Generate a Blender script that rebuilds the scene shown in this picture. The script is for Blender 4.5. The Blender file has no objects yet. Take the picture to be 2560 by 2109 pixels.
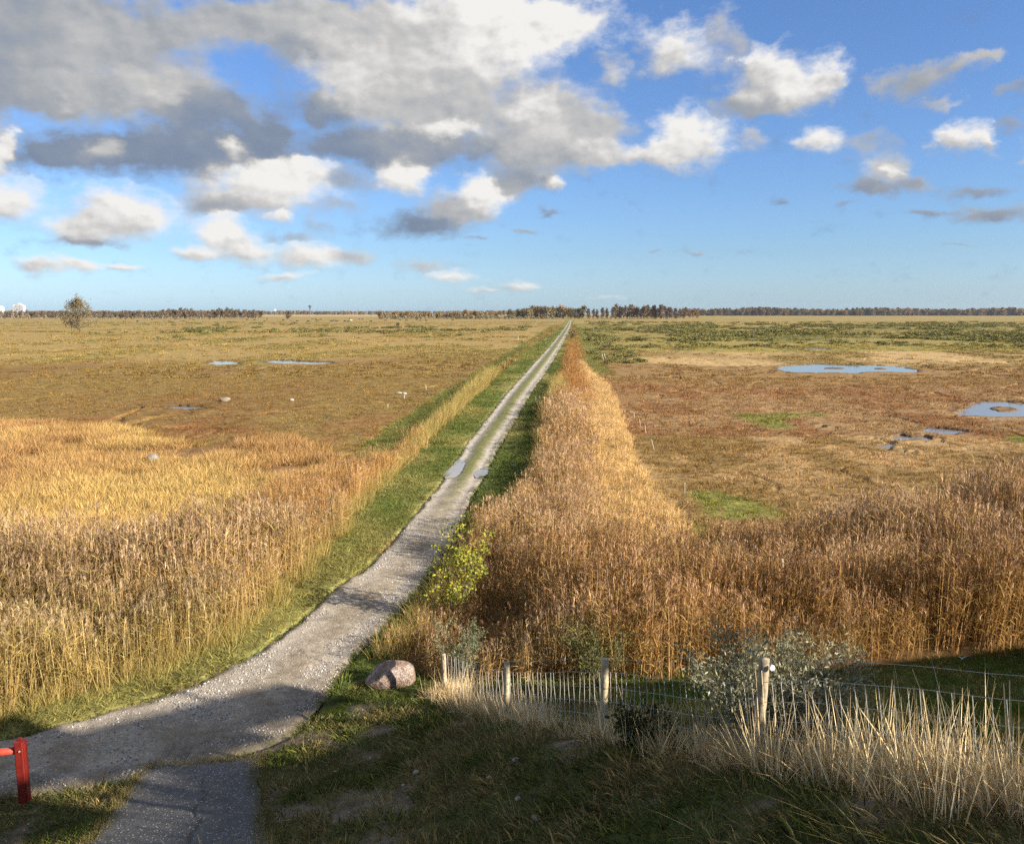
import bpy, bmesh, math, random
import numpy as np
from mathutils import Vector, Matrix

random.seed(7)
RNG = np.random.default_rng(7)
S = bpy.context.scene
COL = S.collection
R = math.radians

# ------------------------------------------------------------------ camera model
F_, CX, CY, HZ = 1712.0, 1053.5, 868.0, 644.5
CAMH = 8.5
TH = math.atan((CY - HZ) / F_)
cT, sT = math.cos(TH), math.sin(TH)


def ray(v):
    a = (v[0] - CX) / F_
    b = (CY - v[1]) / F_
    return np.array([a, cT + b * sT, -sT + b * cT])


# ------------------------------------------------------------------ noise
def _hash(ix, iy, seed):
    h = (ix.astype(np.int64) * 374761393 + iy.astype(np.int64) * 668265263 + seed * 974711) & 0xFFFFFFFF
    h = ((h ^ (h >> 13)) * 1274126177) & 0xFFFFFFFF
    h = h ^ (h >> 16)
    return (h & 0xFFFFFF) / float(0xFFFFFF)


def vnoise(x, y, seed=0):
    x = np.asarray(x, float); y = np.asarray(y, float)
    ix = np.floor(x); iy = np.floor(y)
    fx = x - ix; fy = y - iy
    fx = fx * fx * (3 - 2 * fx); fy = fy * fy * (3 - 2 * fy)
    a = _hash(ix, iy, seed); b = _hash(ix + 1, iy, seed)
    c = _hash(ix, iy + 1, seed); d = _hash(ix + 1, iy + 1, seed)
    return (a + (b - a) * fx) * (1 - fy) + (c + (d - c) * fx) * fy


def fbm(x, y, o=4, seed=0):
    s = 0; a = .5; t = 0
    for i in range(o):
        s = s + a * vnoise(x * 2 ** i + 17.3 * i, y * 2 ** i - 9.1 * i, seed + i); t += a; a *= .5
    return s / t


def sstep(a, b, x):
    t = np.clip((x - a) / (b - a), 0, 1)
    return t * t * (3 - 2 * t)


# ------------------------------------------------------------------ terrain
def mound(x, y):
    x = np.asarray(x, float); y = np.asarray(y, float)
    r = np.hypot(x - 4.5, y - 1.0)
    z = np.minimum(.385 * .9 * np.logaddexp(0, (17 - r) / .9), 4.9)
    off = (x - 2.8) * .897 + (y - 8.75) * .442
    return z - .55 * sstep(-.6, -3.0, off) * sstep(0, 1.6, z)     # a shallow hollow below the fence


def G(v, dz=0.0):
    """photo point -> point on the land (world)"""
    d = ray(v)
    if d[2] > -.12 and d[2] < 0 and CAMH / -d[2] > 60:
        t = (CAMH - dz) / -d[2]
        return np.array([d[0] * t, d[1] * t, dz])
    t = np.geomspace(3, 200, 6000)
    z = CAMH + d[2] * t - dz - mound(d[0] * t, d[1] * t)
    i = int(np.argmax(z < 0))
    p = d * t[i]
    p[2] += CAMH
    return p


def W(pts):
    return np.array([G(p)[:2] for p in pts])


def at(vx, d):
    return d * (vx - CX) / F_ / 1.0085


def inpoly(x, y, P):
    x = np.asarray(x); y = np.asarray(y)
    res = np.zeros(x.shape, bool)
    bb = (x >= P[:, 0].min()) & (x <= P[:, 0].max()) & (y >= P[:, 1].min()) & (y <= P[:, 1].max())
    if not bb.any():
        return res
    xs = x[bb]; ys = y[bb]; r = np.zeros(xs.shape, bool)
    n = len(P)
    for i in range(n):
        x1, y1 = P[i]; x2, y2 = P[(i + 1) % n]
        if y1 == y2:
            continue
        c = ((y1 > ys) != (y2 > ys)) & (xs < (x2 - x1) * (ys - y1) / (y2 - y1) + x1)
        r ^= c
    res[bb] = r
    return res


# ------------------------------------------------------------------ layout lines (measured in the photo, laid on the land)
ROAD = [((-260, 1592), (-260, 1705)), ((-150, 1562), (-150, 1675)), ((0, 1522), (0, 1640)), ((150, 1484), (190, 1626)), ((300, 1441), (385, 1583)),
        ((430, 1390), (590, 1522)), ((540, 1332), (674, 1438)), ((620, 1270), (728, 1360)), ((690, 1210), (790, 1290)),
        ((760, 1160), (852, 1225)), ((815, 1100), (905, 1160)), ((862, 1045), (945, 1090)), ((900, 1000), (975, 1020)),
        ((935, 950), (1003, 970)), ((965, 905), (1030, 918)), ((1000, 860), (1060, 868)), ((1040, 810), (1090, 815)),
        ((1080, 766), (1121, 768)), ((1115, 728), (1146, 729)), ((1140, 700), (1161, 701)), ((1155, 682), (1169.5, 683)),
        ((1166, 668), (1174.5, 669)), ((1171.5, 659), (1175.5, 659.5))]
REED_L = [(-300, 1560), (-150, 1525), (0, 1478), (130, 1436), (300, 1386), (450, 1322), (540, 1262), (585, 1212), (630, 1160), (690, 1100),
          (720, 1050), (768, 1005), (826, 950), (894, 880), (955, 825), (1016, 770), (1076, 722), (1118, 697), (1144, 678), (1161, 664)]
REED_R = [(800, 1352), (850, 1310), (895, 1262), (935, 1205), (968, 1135), (1008, 1090), (1064, 1035), (1102, 990), (1117, 930), (1127, 870),
          (1141, 830), (1152, 790), (1163, 740), (1172, 700), (1178, 668)]
wRL = W([a for a, b in ROAD]); wRR = W([b for a, b in ROAD])
wREED_L = W(REED_L); wREED_R = W(REED_R)
POLY = {
    'tallR': REED_R[:11] + [(1206, 850), (1216, 910), (1226, 964), (1234, 1039), (1246, 1120), (1300, 1150), (1400, 1155), (1700, 1145), (1880, 1135), (1925, 1085),
                            (2250, 1070), (2500, 1060), (2750, 1280), (2400, 1310), (2107, 1338), (1750, 1375), (1450, 1398), (1000, 1405), (900, 1398)],
    'redR': REED_R[9:] + [(1184, 668), (1190, 700), (1197, 760), (1213, 832)],
    'tanR': [(1190, 740), (1216, 768), (1240, 788), (1264, 822), (1280, 876), (1312, 972), (1380, 1050), (1440, 1120), (1400, 1160), (1300, 1150), (1246, 1120), (1234, 1039), (1226, 964),
             (1216, 910), (1206, 850)],
    'tallL': REED_L[:11] + [(650, 1130), (560, 1150), (400, 1165), (0, 1172), (-500, 1180), (-700, 1600)],
    'orgL': REED_L[9:] + [(1150, 668), (1130, 680), (1092, 709), (1036, 760), (975, 810), (892, 876), (830, 926), (755, 970), (640, 994), (555, 1022),
                          (480, 1075), (440, 1125), (560, 1160), (650, 1135)],
    'goldL': [(-600, 868), (0, 872), (260, 884), (350, 912), (430, 925), (520, 905), (600, 905), (700, 950), (735, 965), (555, 1026), (480, 1085), (430, 1175), (-600, 1175)],
    'slopeL': [(725, 925), (795, 880), (875, 830), (955, 780), (1045, 725), (1105, 690), (1140, 668), (1150, 668), (1092, 709), (1036, 760), (975, 810),
               (892, 876), (830, 930), (760, 972), (735, 950)],
    'pasture': [(905, 1398), (1000, 1407), (1450, 1400), (1750, 1376), (2107, 1340), (2500, 1300), (2900, 1700), (2107, 1560), (1600, 1500), (1100, 1420)],
    'verge': [b for a, b in ROAD][4:] + [(1184, 660), (1178, 668)] + REED_R[::-1] + [(760, 1400), (560, 1500)],
    'vergeL': [a for a, b in ROAD] + [(1165, 657)] + REED_L[::-1],
    'fieldR': [(1196, 656), (1215, 700), (1232, 760), (1290, 800), (1315, 860), (1360, 955), (1450, 1030), (1600, 1170), (2800, 1170), (4000, 656)],
    'greenR': [(1178, 668), (1205, 668), (1245, 745), (1262, 775), (1225, 770), (1192, 740)],
}
wPOLY = {k: W(p) for k, p in POLY.items()}
PONDS = [
    [(433, 748), (441, 743), (458, 742), (478, 742.5), (489, 746), (488, 749), (460, 750)],
    [(541, 743), (560, 741.5), (600, 741.5), (616, 744), (650, 745), (682, 745.5), (676, 748), (640, 749), (590, 748), (555, 746)],
    [(1596, 757), (1615, 753), (1650, 750), (1690, 749), (1730, 751), (1800, 751), (1850, 755), (1890, 761), (1882, 766), (1800, 764), (1760, 767), (1690, 766), (1630, 766)],
    [(1965, 851), (2005, 833), (2020, 827), (2050, 825), (2120, 826), (2200, 830), (2240, 845), (2180, 860), (2107, 857), (2040, 857), (1990, 855)],
    [(1896, 883), (1925, 880), (1960, 883), (1990, 888), (1960, 892), (1920, 889)],
    [(1838, 899), (1860, 896), (1880, 899), (1908, 897), (1914, 902), (1870, 904), (1845, 904)],
    [(1805, 920), (1822, 915), (1846, 915), (1835, 920), (1812, 924)],
    [(1676, 878), (1690, 876), (1698, 879), (1686, 881)],
    [(1640, 719), (1665, 717), (1700, 718), (1700, 720), (1660, 720)],
    [(336, 838), (365, 835), (428, 838), (400, 841), (360, 840)],
    [(478, 904), (500, 901), (522, 903), (515, 907), (490, 907)],
    [(484, 956), (500, 953), (512, 957), (495, 960)],
]
wPONDS = [W(p) for p in PONDS]
ISLES = [W(p) for p in ([(2034, 840), (2052, 836), (2085, 837), (2104, 841), (2080, 847), (2050, 846)], [(1690, 757), (1712, 755), (1748, 757), (1730, 759), (1700, 759)],
                        [(1795, 758), (1815, 756), (1830, 759), (1810, 760)], [(2072, 826), (2120, 824), (2200, 829), (2120, 831), (2085, 829)])]


def resample(P, n):
    d = np.r_[0, np.cumsum(np.linalg.norm(np.diff(P, axis=0), axis=1))]
    t = np.linspace(0, d[-1], n)
    return np.c_[np.interp(t, d, P[:, 0]), np.interp(t, d, P[:, 1])]


def crom(P, n):
    """smooth curve through P, n samples per piece"""
    P = np.vstack([2 * P[0] - P[1], P, 2 * P[-1] - P[-2]])
    out = []
    for i in range(1, len(P) - 2):
        p0, p1, p2, p3 = P[i - 1:i + 3]
        for t in np.linspace(0, 1, n, endpoint=False):
            out.append(.5 * ((2 * p1) + (-p0 + p2) * t + (2 * p0 - 5 * p1 + 4 * p2 - p3) * t * t + (-p0 + 3 * p1 - 3 * p2 + p3) * t ** 3))
    out.append(P[-2])
    return np.array(out)


roadL = crom(wRL, 30); roadR = crom(wRR, 30)
roadPoly = np.vstack([roadL, roadR[::-1]])


def pond_mask(x, y, wob=1.0):
    s = np.clip(np.asarray(y) / 100., .2, 3) * wob
    wx = (fbm(x / 1.3, y / 1.3, 3, 31) - .5) * 1.5 * s; wy = (fbm(x / 1.3, y / 1.3, 3, 41) - .5) * 1.4 * s
    m = np.zeros(np.shape(x), bool)
    for P in wPONDS:
        m |= inpoly(x + wx, y + wy, P)
    for P in ISLES:
        m &= ~inpoly(x + wx * .5, y + wy * .5, P)
    return m


def pond_front(x, y):
    """places whose plants would stand in front of a pool"""
    k = np.clip(np.asarray(y) / 60., .5, 2.5)
    m = pond_mask(x, y, .6)
    for dx, dy in ((0, 1.2), (0, 2.4), (0, 3.4), (.7, .8), (-.7, .8)):
        m |= pond_mask(x + dx * k, y + dy * k, .6)
    return m


def zone(x, y):
    """the cover at a place: base colour and a code"""
    x = np.asarray(x, float); y = np.asarray(y, float)
    sc = np.clip(y / 60, .15, 4)
    wx = x + (fbm(x / 2, y / 2, 3, 51) - .5) * 1.4 * sc
    wy = y + (fbm(x / 2, y / 2, 3, 61) - .5) * 3.0 * sc
    pv = HZ + F_ * CAMH / np.maximum(wy, 5)
    n1 = fbm(x / 14, y / 30, 4, 71); n2 = fbm(x / 3, y / 6, 3, 81); n3 = fbm(x / 60, y / 160, 3, 91)
    left = x < np.interp(y, roadL[:, 1], roadL[:, 0])
    c = np.zeros(x.shape + (3,))
    code = np.zeros(x.shape, int)

    def put(m, col, k=0):
        c[m] = col
        if k:
            code[m] = k

    def mix(a, b, t):
        t = np.clip(t, 0, 1)[..., None]
        return np.array(a) * (1 - t) + np.array(b) * t
    straw = (.40, .30, .15); past = (.3, .208, .075); olive = (.23, .18, .058); brown = (.2, .118, .041); red = (.215, .1, .04); gold = (.43, .305, .115)
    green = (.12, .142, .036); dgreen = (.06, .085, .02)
    # far fields
    base = mix(past, olive, sstep(.45, .7, n1) * .9)
    base = np.where((pv < 651)[..., None], np.array(straw), base)
    # left: pasture to brown marsh
    t = sstep(722, 752, pv + (n3 - .5) * 40)
    b = mix(brown, (.215, .143, .047), sstep(.4, .65, n1)[...])
    b = b * (1 - (.55 * sstep(.5, .75, n2) * sstep(800, 860, pv))[..., None]) + np.array(red) * (.55 * sstep(.5, .75, n2) * sstep(800, 860, pv))[..., None]
    L = base * (1 - t[..., None]) + b * t[..., None]
    # right: scrub belt, tan band, red brown marsh, olive brown
    q = pv + (n3 - .5) * 26
    rr = mix((.3, .215, .075), olive, sstep(.42, .6, n1))
    rr = np.where((q > 668)[..., None], mix((.26, .2, .065), (.17, .155, .048), sstep(.38, .62, n1)), rr)
    rr = np.where((q > 704)[..., None], mix((.28, .225, .06), olive, n1), rr)
    rr = np.where((q > 718)[..., None], mix((.40, .27, .12), (.25, .175, .065), sstep(.35, .6, n1 + (x < 60) * .1)), rr)
    rr = np.where((q > 748)[..., None], mix((.225, .135, .05), (.265, .165, .07), n1), rr)
    rr = np.where((q > 790)[..., None], mix((.235, .125, .053), (.275, .17, .077), sstep(.35, .65, n2)), rr)
    rr = np.where((q > 900)[..., None], mix((.22, .14, .05), (.35, .225, .1), sstep(.35, .7, n2)), rr)
    gpatch = sstep(.62, .7, fbm(x / 5, y / 9, 3, 101)) * (q > 850)
    rr = rr * (1 - gpatch[..., None] * .8) + np.array((.17, .18, .04)) * gpatch[..., None] * .8
    c[:] = np.where(left[..., None], L, rr)
    code[:] = np.where(pv < 735, 1, 2)
    code[(~left) & (pv > 668) & (pv < 704)] = 3
    mnd = mound(x, y) > .1
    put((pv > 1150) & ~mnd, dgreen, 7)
    g = inpoly(wx, wy, wPOLY['goldL'])
    cc = mix(gold, (.33, .2, .085), sstep(.35, .6, n1))
    dk = sstep(.62, .72, fbm(x / 4, y / 5, 3, 111))
    cc = cc * (1 - dk[..., None] * .6) + np.array((.17, .08, .035)) * dk[..., None] * .6
    c[g] = cc[g]; code[g] = 4
    g = inpoly(wx, wy, wPOLY['slopeL']); c[g] = mix((.1, .125, .03), (.19, .17, .055), n2)[g]; code[g] = 5
    g = inpoly(wx, wy, wPOLY['greenR']); c[g] = mix((.13, .15, .04), (.26, .22, .075), n2)[g]; code[g] = 5
    g = inpoly(wx, wy, wPOLY['tanR']); c[g] = mix((.44, .3, .14), (.33, .22, .1), n2)[g]; code[g] = 6
    for k in ('verge', 'vergeL'):
        g = inpoly(x, y, wPOLY[k])
        cc = mix(green, (.24, .215, .07), sstep(.42, .68, n2) * .85) if k == 'vergeL' else mix((.1, .122, .03), (.32, .27, .105), sstep(.42, .66, fbm(x / 1.5, y / 8, 3, 121)) * sstep(45, 75, y))
        c[g] = cc[g]; code[g] = 5
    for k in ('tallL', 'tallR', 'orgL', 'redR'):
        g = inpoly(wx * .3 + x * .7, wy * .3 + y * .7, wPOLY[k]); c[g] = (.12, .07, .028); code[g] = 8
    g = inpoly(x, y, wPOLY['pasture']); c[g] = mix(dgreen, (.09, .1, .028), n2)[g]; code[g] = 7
    # the mound and the apron between track and slab
    m = (mnd & (y > -30) & ~g & (code != 5)) | ((pv > 1400) & (code == 7) & ~g)
    soil = sstep(.5, .66, fbm(x / .8, y / .8, 4, 131) - .09 + .2 * sstep(2.6, .4, np.hypot((x + 2.2) / 1.3, y - 11.6)) + .26 * sstep(1.8, .6, np.hypot((x + 4.6) / 1.8, (y - 15.8) / .9)))
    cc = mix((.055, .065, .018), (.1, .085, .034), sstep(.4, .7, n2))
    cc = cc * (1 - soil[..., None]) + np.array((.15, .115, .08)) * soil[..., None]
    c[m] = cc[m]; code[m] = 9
    return c, code, soil * m


def road_dist(x, y):
    """true inside the track"""
    return inpoly(x, y, roadPoly)


def gz(x, y, code=None):
    x = np.asarray(x, float); y = np.asarray(y, float)
    z = mound(x, y)
    if code is None:
        code = zone(x, y)[1]
    near = sstep(700, 250, y)
    marsh = np.isin(code, (1, 2, 3, 4)) * near
    z = z + marsh * .16 * fbm(x / 2.2, y / 2.2, 4, 3)
    rid = np.abs(fbm(x / 22, y / 22, 3, 5) - .5)
    creek = sstep(.008, .003, rid) * (code == 2) * sstep(30, 55, y)
    rid2 = np.abs(fbm(x / 8, y / 8, 3, 15) - .5)
    creek = np.maximum(creek, (x > 5) * sstep(.012, .004, rid2) * (code == 2) * sstep(30, 55, y) * (fbm(x / 30, y / 30, 2, 25) > .5))
    z = z - .2 * creek
    turf = np.isin(code, (5, 7, 9))
    z = z + turf * .07 * (fbm(x / .55, y / .55, 4, 9) - .3) * sstep(120, 40, y)
    return z


# ------------------------------------------------------------------ object helpers
def tag(o, label=None, cat=None, group=None, kind=None):
    if label: o['label'] = label
    if cat: o['category'] = cat
    if group: o['group'] = group
    if kind: o['kind'] = kind
    return o


def mesh_from(name, V, F, mat=None, cols=None, smooth=False, uniform=None):
    me = bpy.data.meshes.new(name)
    V = np.asarray(V, np.float32).reshape(-1, 3)
    if isinstance(F, np.ndarray):
        n, k = F.shape
        me.vertices.add(len(V)); me.vertices.foreach_set('co', V.ravel())
        me.loops.add(n * k); me.loops.foreach_set('vertex_index', F.astype(np.int32).ravel())
        me.polygons.add(n)
        me.polygons.foreach_set('loop_start', np.arange(0, n * k, k, dtype=np.int32))
        me.update(calc_edges=True)
    else:
        me.from_pydata(V.tolist(), [], F)
    if cols is not None:
        a = me.color_attributes.new('pc', 'FLOAT_COLOR', 'POINT')
        cc = np.ones((len(V), 4), np.float32); cc[:, :3] = np.asarray(cols, np.float32).reshape(-1, 3)
        a.data.foreach_set('color', cc.ravel())
    if smooth:
        me.polygons.foreach_set('use_smooth', np.ones(len(me.polygons), bool))
    if mat: me.materials.append(mat)
    me.update()
    return me


def obj(name, me, parent=None, loc=None):
    o = bpy.data.objects.new(name, me)
    COL.objects.link(o)
    if parent: o.parent = parent
    if loc is not None: o.location = loc
    return o


def empty(name, loc, rz=0):
    o = bpy.data.objects.new(name, None); COL.objects.link(o)
    o.location = loc; o.rotation_euler = (0, 0, rz); o.empty_display_size = .3
    return o


class MB:
    """collects coloured pieces of one mesh"""
    def __init__(s): s.V = []; s.F = []; s.C = []

    def add(s, V, F, col=(1, 1, 1)):
        o = len(s.V); s.V += [tuple(p) for p in V]; s.F += [tuple(i + o for i in f) for f in F]
        s.C += [col] * len(V) if not isinstance(col, list) else col

    def ribbon(s, p, d, L, w, droop=0., n=2, col=(1, 1, 1), face=None, taper=1.0, wave=0):
        p = np.array(p, float); d = np.array(d, float); d /= np.linalg.norm(d) + 1e-9
        if face is None:
            a = random.uniform(0, 2 * math.pi); face = np.array([math.cos(a), math.sin(a), 0])
        side = np.cross(d, face); ln = np.linalg.norm(side)
        if ln < 1e-3: side = np.array([1, 0, 0.]); ln = 1
        side /= ln
        V = []
        for i in range(n + 1):
            t = i / n
            ww = w * (1 - taper * t ** 1.5) * .5 + .0004
            V.append(p - side * ww); V.append(p + side * ww)
            if i < n:
                dd = d + np.array([0, 0, -droop * (i + 1) / n]); dd /= np.linalg.norm(dd)
                p = p + dd * L / n
        s.add(V, [(2 * i, 2 * i + 1, 2 * i + 3, 2 * i + 2) for i in range(n)], col)

    def tube(s, pts, rad, k=6, col=(1, 1, 1), cap=True):
        pts = [np.array(p, float) for p in pts]; V = []; F = []
        n = len(pts)
        for i, p in enumerate(pts):
            d = pts[min(i + 1, n - 1)] - pts[max(i - 1, 0)]; d /= np.linalg.norm(d) + 1e-9
            u = np.cross(d, [0, 0, 1.]) if abs(d[2]) < .9 else np.cross(d, [1., 0, 0]); u /= np.linalg.norm(u)
            w = np.cross(d, u); r = rad[i] if hasattr(rad, '__len__') else rad
            for j in range(k):
                a = 2 * math.pi * j / k
                V.append(p + (u * math.cos(a) + w * math.sin(a)) * r)
        for i in range(n - 1):
            for j in range(k):
                F.append((i * k + j, i * k + (j + 1) % k, (i + 1) * k + (j + 1) % k, (i + 1) * k + j))
        if cap:
            F.append(tuple(range(k))[::-1]); F.append(tuple((n - 1) * k + j for j in range(k)))
        s.add(V, F, col)

    def box(s, c, h, rz=0., col=(1, 1, 1), top=1.0):
        ca, sa = math.cos(rz), math.sin(rz); V = []
        for z in (-1, 1):
            q = top if z > 0 else 1
            for x, y in ((-1, -1), (1, -1), (1, 1), (-1, 1)):
                X, Y = x * h[0] * q, y * h[1] * q
                V.append((c[0] + X * ca - Y * sa, c[1] + X * sa + Y * ca, c[2] + z * h[2]))
        s.add(V, [(3, 2, 1, 0), (4, 5, 6, 7), (0, 1, 5, 4), (1, 2, 6, 5), (2, 3, 7, 6), (3, 0, 4, 7)], col)

    def leaves(s, cen, size, cols, up=.0, asp=1.6):
        """diamond leaves, random facing"""
        for q, sz, cl in zip(cen, size, cols):
            n = np.random.default_rng(abs(hash((round(q[0], 3), round(q[1], 3), round(q[2], 3)))) % 2 ** 32).normal(size=6)
            u = n[:3]; u /= np.linalg.norm(u); u[2] += up
            v = np.cross(u, n[3:]); v /= np.linalg.norm(v)
            s.add([q - u * sz * asp * .5, q + v * sz * .5, q + u * sz * asp * .5, q - v * sz * .5], [(0, 1, 2, 3)], tuple(cl))

    def mesh(s, name, mat, smooth=False):
        return mesh_from(name, s.V, s.F, mat, s.C, smooth)

    def build(s, name, mat, parent=None, smooth=False, loc=None):
        return obj(name, s.mesh(name, mat, smooth), parent, loc)


# ------------------------------------------------------------------ materials
def nt_new(name):
    m = bpy.data.materials.new(name); m.use_nodes = True
    nt = m.node_tree; nt.nodes.clear()
    return m, nt


def N(nt, t, **kw):
    n = nt.nodes.new(t)
    for k, v in kw.items(): setattr(n, k, v)
    return n


def lk(nt, a, b): nt.links.new(a, b)


def math_(nt, op, a, b=None, c=None, clamp=False):
    n = N(nt, 'ShaderNodeMath', operation=op); n.use_clamp = clamp
    for i, v in enumerate((a, b, c)):
        if v is None: continue
        if isinstance(v, (int, float)): n.inputs[i].default_value = v
        else: lk(nt, v, n.inputs[i])
    return n.outputs[0]


def vmath(nt, op, a, b=None, c=None):
    n = N(nt, 'ShaderNodeVectorMath', operation=op)
    for i, v in enumerate((a, b, c)):
        if v is None: continue
        if isinstance(v, tuple): n.inputs[i].default_value = v
        else: lk(nt, v, n.inputs[i])
    return n.outputs['Value'] if op in ('DOT_PRODUCT', 'LENGTH') else n.outputs[0]


def mulcol(nt, a, b, t='MULTIPLY', fac=1.0):
    n = N(nt, 'ShaderNodeMix', data_type='RGBA', blend_type=t)
    if isinstance(fac, float): n.inputs[0].default_value = fac
    else: lk(nt, fac, n.inputs[0])
    for i, v in ((6, a), (7, b)):
        if isinstance(v, tuple): n.inputs[i].default_value = v + (1,)
        else: lk(nt, v, n.inputs[i])
    return n.outputs[2]


def noise(nt, vec, scale, detail=4, rough=.6):
    n = N(nt, 'ShaderNodeTexNoise'); n.inputs['Scale'].default_value = scale
    n.inputs['Detail'].default_value = detail; n.inputs['Roughness'].default_value = rough
    if vec is not None: lk(nt, vec, n.inputs['Vector'])
    return n


def maprange(nt, v, a, b, c, d):
    n = N(nt, 'ShaderNodeMapRange'); lk(nt, v, n.inputs[0])
    for i, q in zip((1, 2, 3, 4), (a, b, c, d)): n.inputs[i].default_value = q
    return n.outputs[0]


def leaf_mat(name, transl=.2, inst=True, var=.5):
    m, nt = nt_new(name)
    at_ = N(nt, 'ShaderNodeAttribute', attribute_name='pc')
    col = at_.outputs['Color']
    if inst:
        t = N(nt, 'ShaderNodeAttribute', attribute_name='tint', attribute_type='INSTANCER')
        col = mulcol(nt, col, t.outputs['Color'])
    oi = N(nt, 'ShaderNodeObjectInfo')
    geo = N(nt, 'ShaderNodeNewGeometry')
    v = maprange(nt, oi.outputs['Random'], 0, 1, 1 - var * .5, 1 + var * .5)
    v2 = maprange(nt, geo.outputs['Random Per Island'], 0, 1, 1 - var * .6, 1 + var * .6)
    vv = math_(nt, 'MULTIPLY', v, v2)
    n = N(nt, 'ShaderNodeVectorMath', operation='SCALE'); lk(nt, col, n.inputs[0]); lk(nt, vv, n.inputs['Scale'])
    d = N(nt, 'ShaderNodeBsdfDiffuse'); tr = N(nt, 'ShaderNodeBsdfTranslucent')
    lk(nt, n.outputs[0], d.inputs[0]); lk(nt, n.outputs[0], tr.inputs[0])
    mx = N(nt, 'ShaderNodeMixShader'); mx.inputs[0].default_value = transl
    lk(nt, d.outputs[0], mx.inputs[1]); lk(nt, tr.outputs[0], mx.inputs[2])
    o = N(nt, 'ShaderNodeOutputMaterial'); lk(nt, mx.outputs[0], o.inputs[0])
    return m


def solid_mat(name, col, rough=.7, nscale=20, nvar=.4, bump=.3, col2=None, spec=.3, attr=None, dist=.02, detail=6):
    """a surface with noise in colour and relief"""
    m, nt = nt_new(name)
    tc = N(nt, 'ShaderNodeNewGeometry')
    oi = N(nt, 'ShaderNodeTexCoord')
    pos = oi.outputs['Object']
    n1 = noise(nt, pos, nscale, detail); n2 = noise(nt, pos, nscale * .17, 4)
    base = N(nt, 'ShaderNodeAttribute', attribute_name='pc').outputs['Color'] if attr else col
    f = math_(nt, 'MULTIPLY', maprange(nt, n1.outputs[0], .3, .7, 1 - nvar, 1 + nvar), maprange(nt, n2.outputs[0], .3, .7, 1 - nvar * .5, 1 + nvar * .5))
    if col2:
        base = mulcol(nt, col, col2, 'MIX', maprange(nt, n2.outputs[0], .4, .6, 0, 1))
    if isinstance(base, tuple):
        rgb = N(nt, 'ShaderNodeRGB'); rgb.outputs[0].default_value = base + (1,); base = rgb.outputs[0]
    sc = N(nt, 'ShaderNodeVectorMath', operation='SCALE'); lk(nt, base, sc.inputs[0]); lk(nt, f, sc.inputs['Scale'])
    b = N(nt, 'ShaderNodeBsdfPrincipled'); lk(nt, sc.outputs[0], b.inputs['Base Color'])
    b.inputs['Roughness'].default_value = rough; b.inputs['Specular IOR Level'].default_value = spec
    if bump:
        bp = N(nt, 'ShaderNodeBump'); bp.inputs['Strength'].default_value = bump; bp.inputs['Distance'].default_value = dist
        lk(nt, n1.outputs[0], bp.inputs['Height']); lk(nt, bp.outputs[0], b.inputs['Normal'])
    o = N(nt, 'ShaderNodeOutputMaterial'); lk(nt, b.outputs[0], o.inputs[0])
    return m


def water_mat(name, col, rough=.03):
    m, nt = nt_new(name)
    tc = N(nt, 'ShaderNodeNewGeometry')
    n1 = noise(nt, tc.outputs['Position'], 2.2, 4)
    b = N(nt, 'ShaderNodeBsdfPrincipled'); b.inputs['Base Color'].default_value = col + (1,)
    b.inputs['Roughness'].default_value = rough; b.inputs['IOR'].default_value = 1.33
    b.inputs['Specular IOR Level'].default_value = .5
    bp = N(nt, 'ShaderNodeBump'); bp.inputs['Strength'].default_value = .05; bp.inputs['Distance'].default_value = .03
    lk(nt, n1.outputs[0], bp.inputs['Height']); lk(nt, bp.outputs[0], b.inputs['Normal'])
    o = N(nt, 'ShaderNodeOutputMaterial'); lk(nt, b.outputs[0], o.inputs[0])
    return m


M_leaf = leaf_mat('reed_and_grass')
M_tree = leaf_mat('tree_foliage', .25, inst=False, var=.5)
M_bark = solid_mat('bark', (.1, .08, .06), .85, 8, .4, .5, attr=True)
M_ground = solid_mat('ground_cover', None, .95, 3.5, .42, .6, attr=True, spec=.1, dist=.1)
M_gravel = solid_mat('gravel', None, .9, 26, .45, .7, attr=True, spec=.2, dist=.03, detail=8)
M_stone = solid_mat('stone', None, .8, 14, .3, .5, attr=True, spec=.3)
M_water = water_mat('still_water', (.2, .19, .18), .1)
M_mud = water_mat('puddle_water', (.34, .33, .32), .05)
M_wood = solid_mat('weathered_wood', None, .85, 9, .45, .5, attr=True)
M_wire = solid_mat('galvanised_wire', (.42, .4, .36), .5, 40, .2, 0)
M_cow = solid_mat('cow_hide', None, .8, 3, .3, 0, attr=True)
M_plain = solid_mat('painted', None, .6, 6, .15, .1, attr=True)

# ------------------------------------------------------------------ ground
ys = [-3000, -1000, -300, -120, -60, -35, -22, -14, -8, -4, -1, 1.5, 3.2]
y = 4.4
while y < 6000:
    ys.append(y)
    y += .0055 * y + .01 if y < 320 else .013 * y
ys.append(6000.)
ys = np.array(ys)
sfine = np.linspace(-.74, .74, 640)
sco = np.geomspace(.76, 2.2, 14)
sv = np.r_[-sco[::-1], sfine, sco]
w = np.sqrt(ys ** 2 + 12 ** 2)
gx = sv[None, :] * w[:, None]; gy = np.repeat(ys[:, None], len(sv), 1)
gx = gx + 0 * gy
cols, code, soil = zone(gx, gy)
zz = gz(gx, gy, code)
pm = pond_mask(gx, gy)
zz = np.where(pond_front(gx, gy) & (gy > 20) & (gy < 300), np.minimum(zz, .01), zz)
zz = np.where(pm, -.3, zz)
kk = np.clip(gy / 60, .6, 2.5)
bank = (pond_mask(gx, gy - 1.1 * kk) | pond_mask(gx - .5 * kk, gy) | pond_mask(gx + .5 * kk, gy) | pond_mask(gx, gy + .5 * kk)) & ~pm
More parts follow.
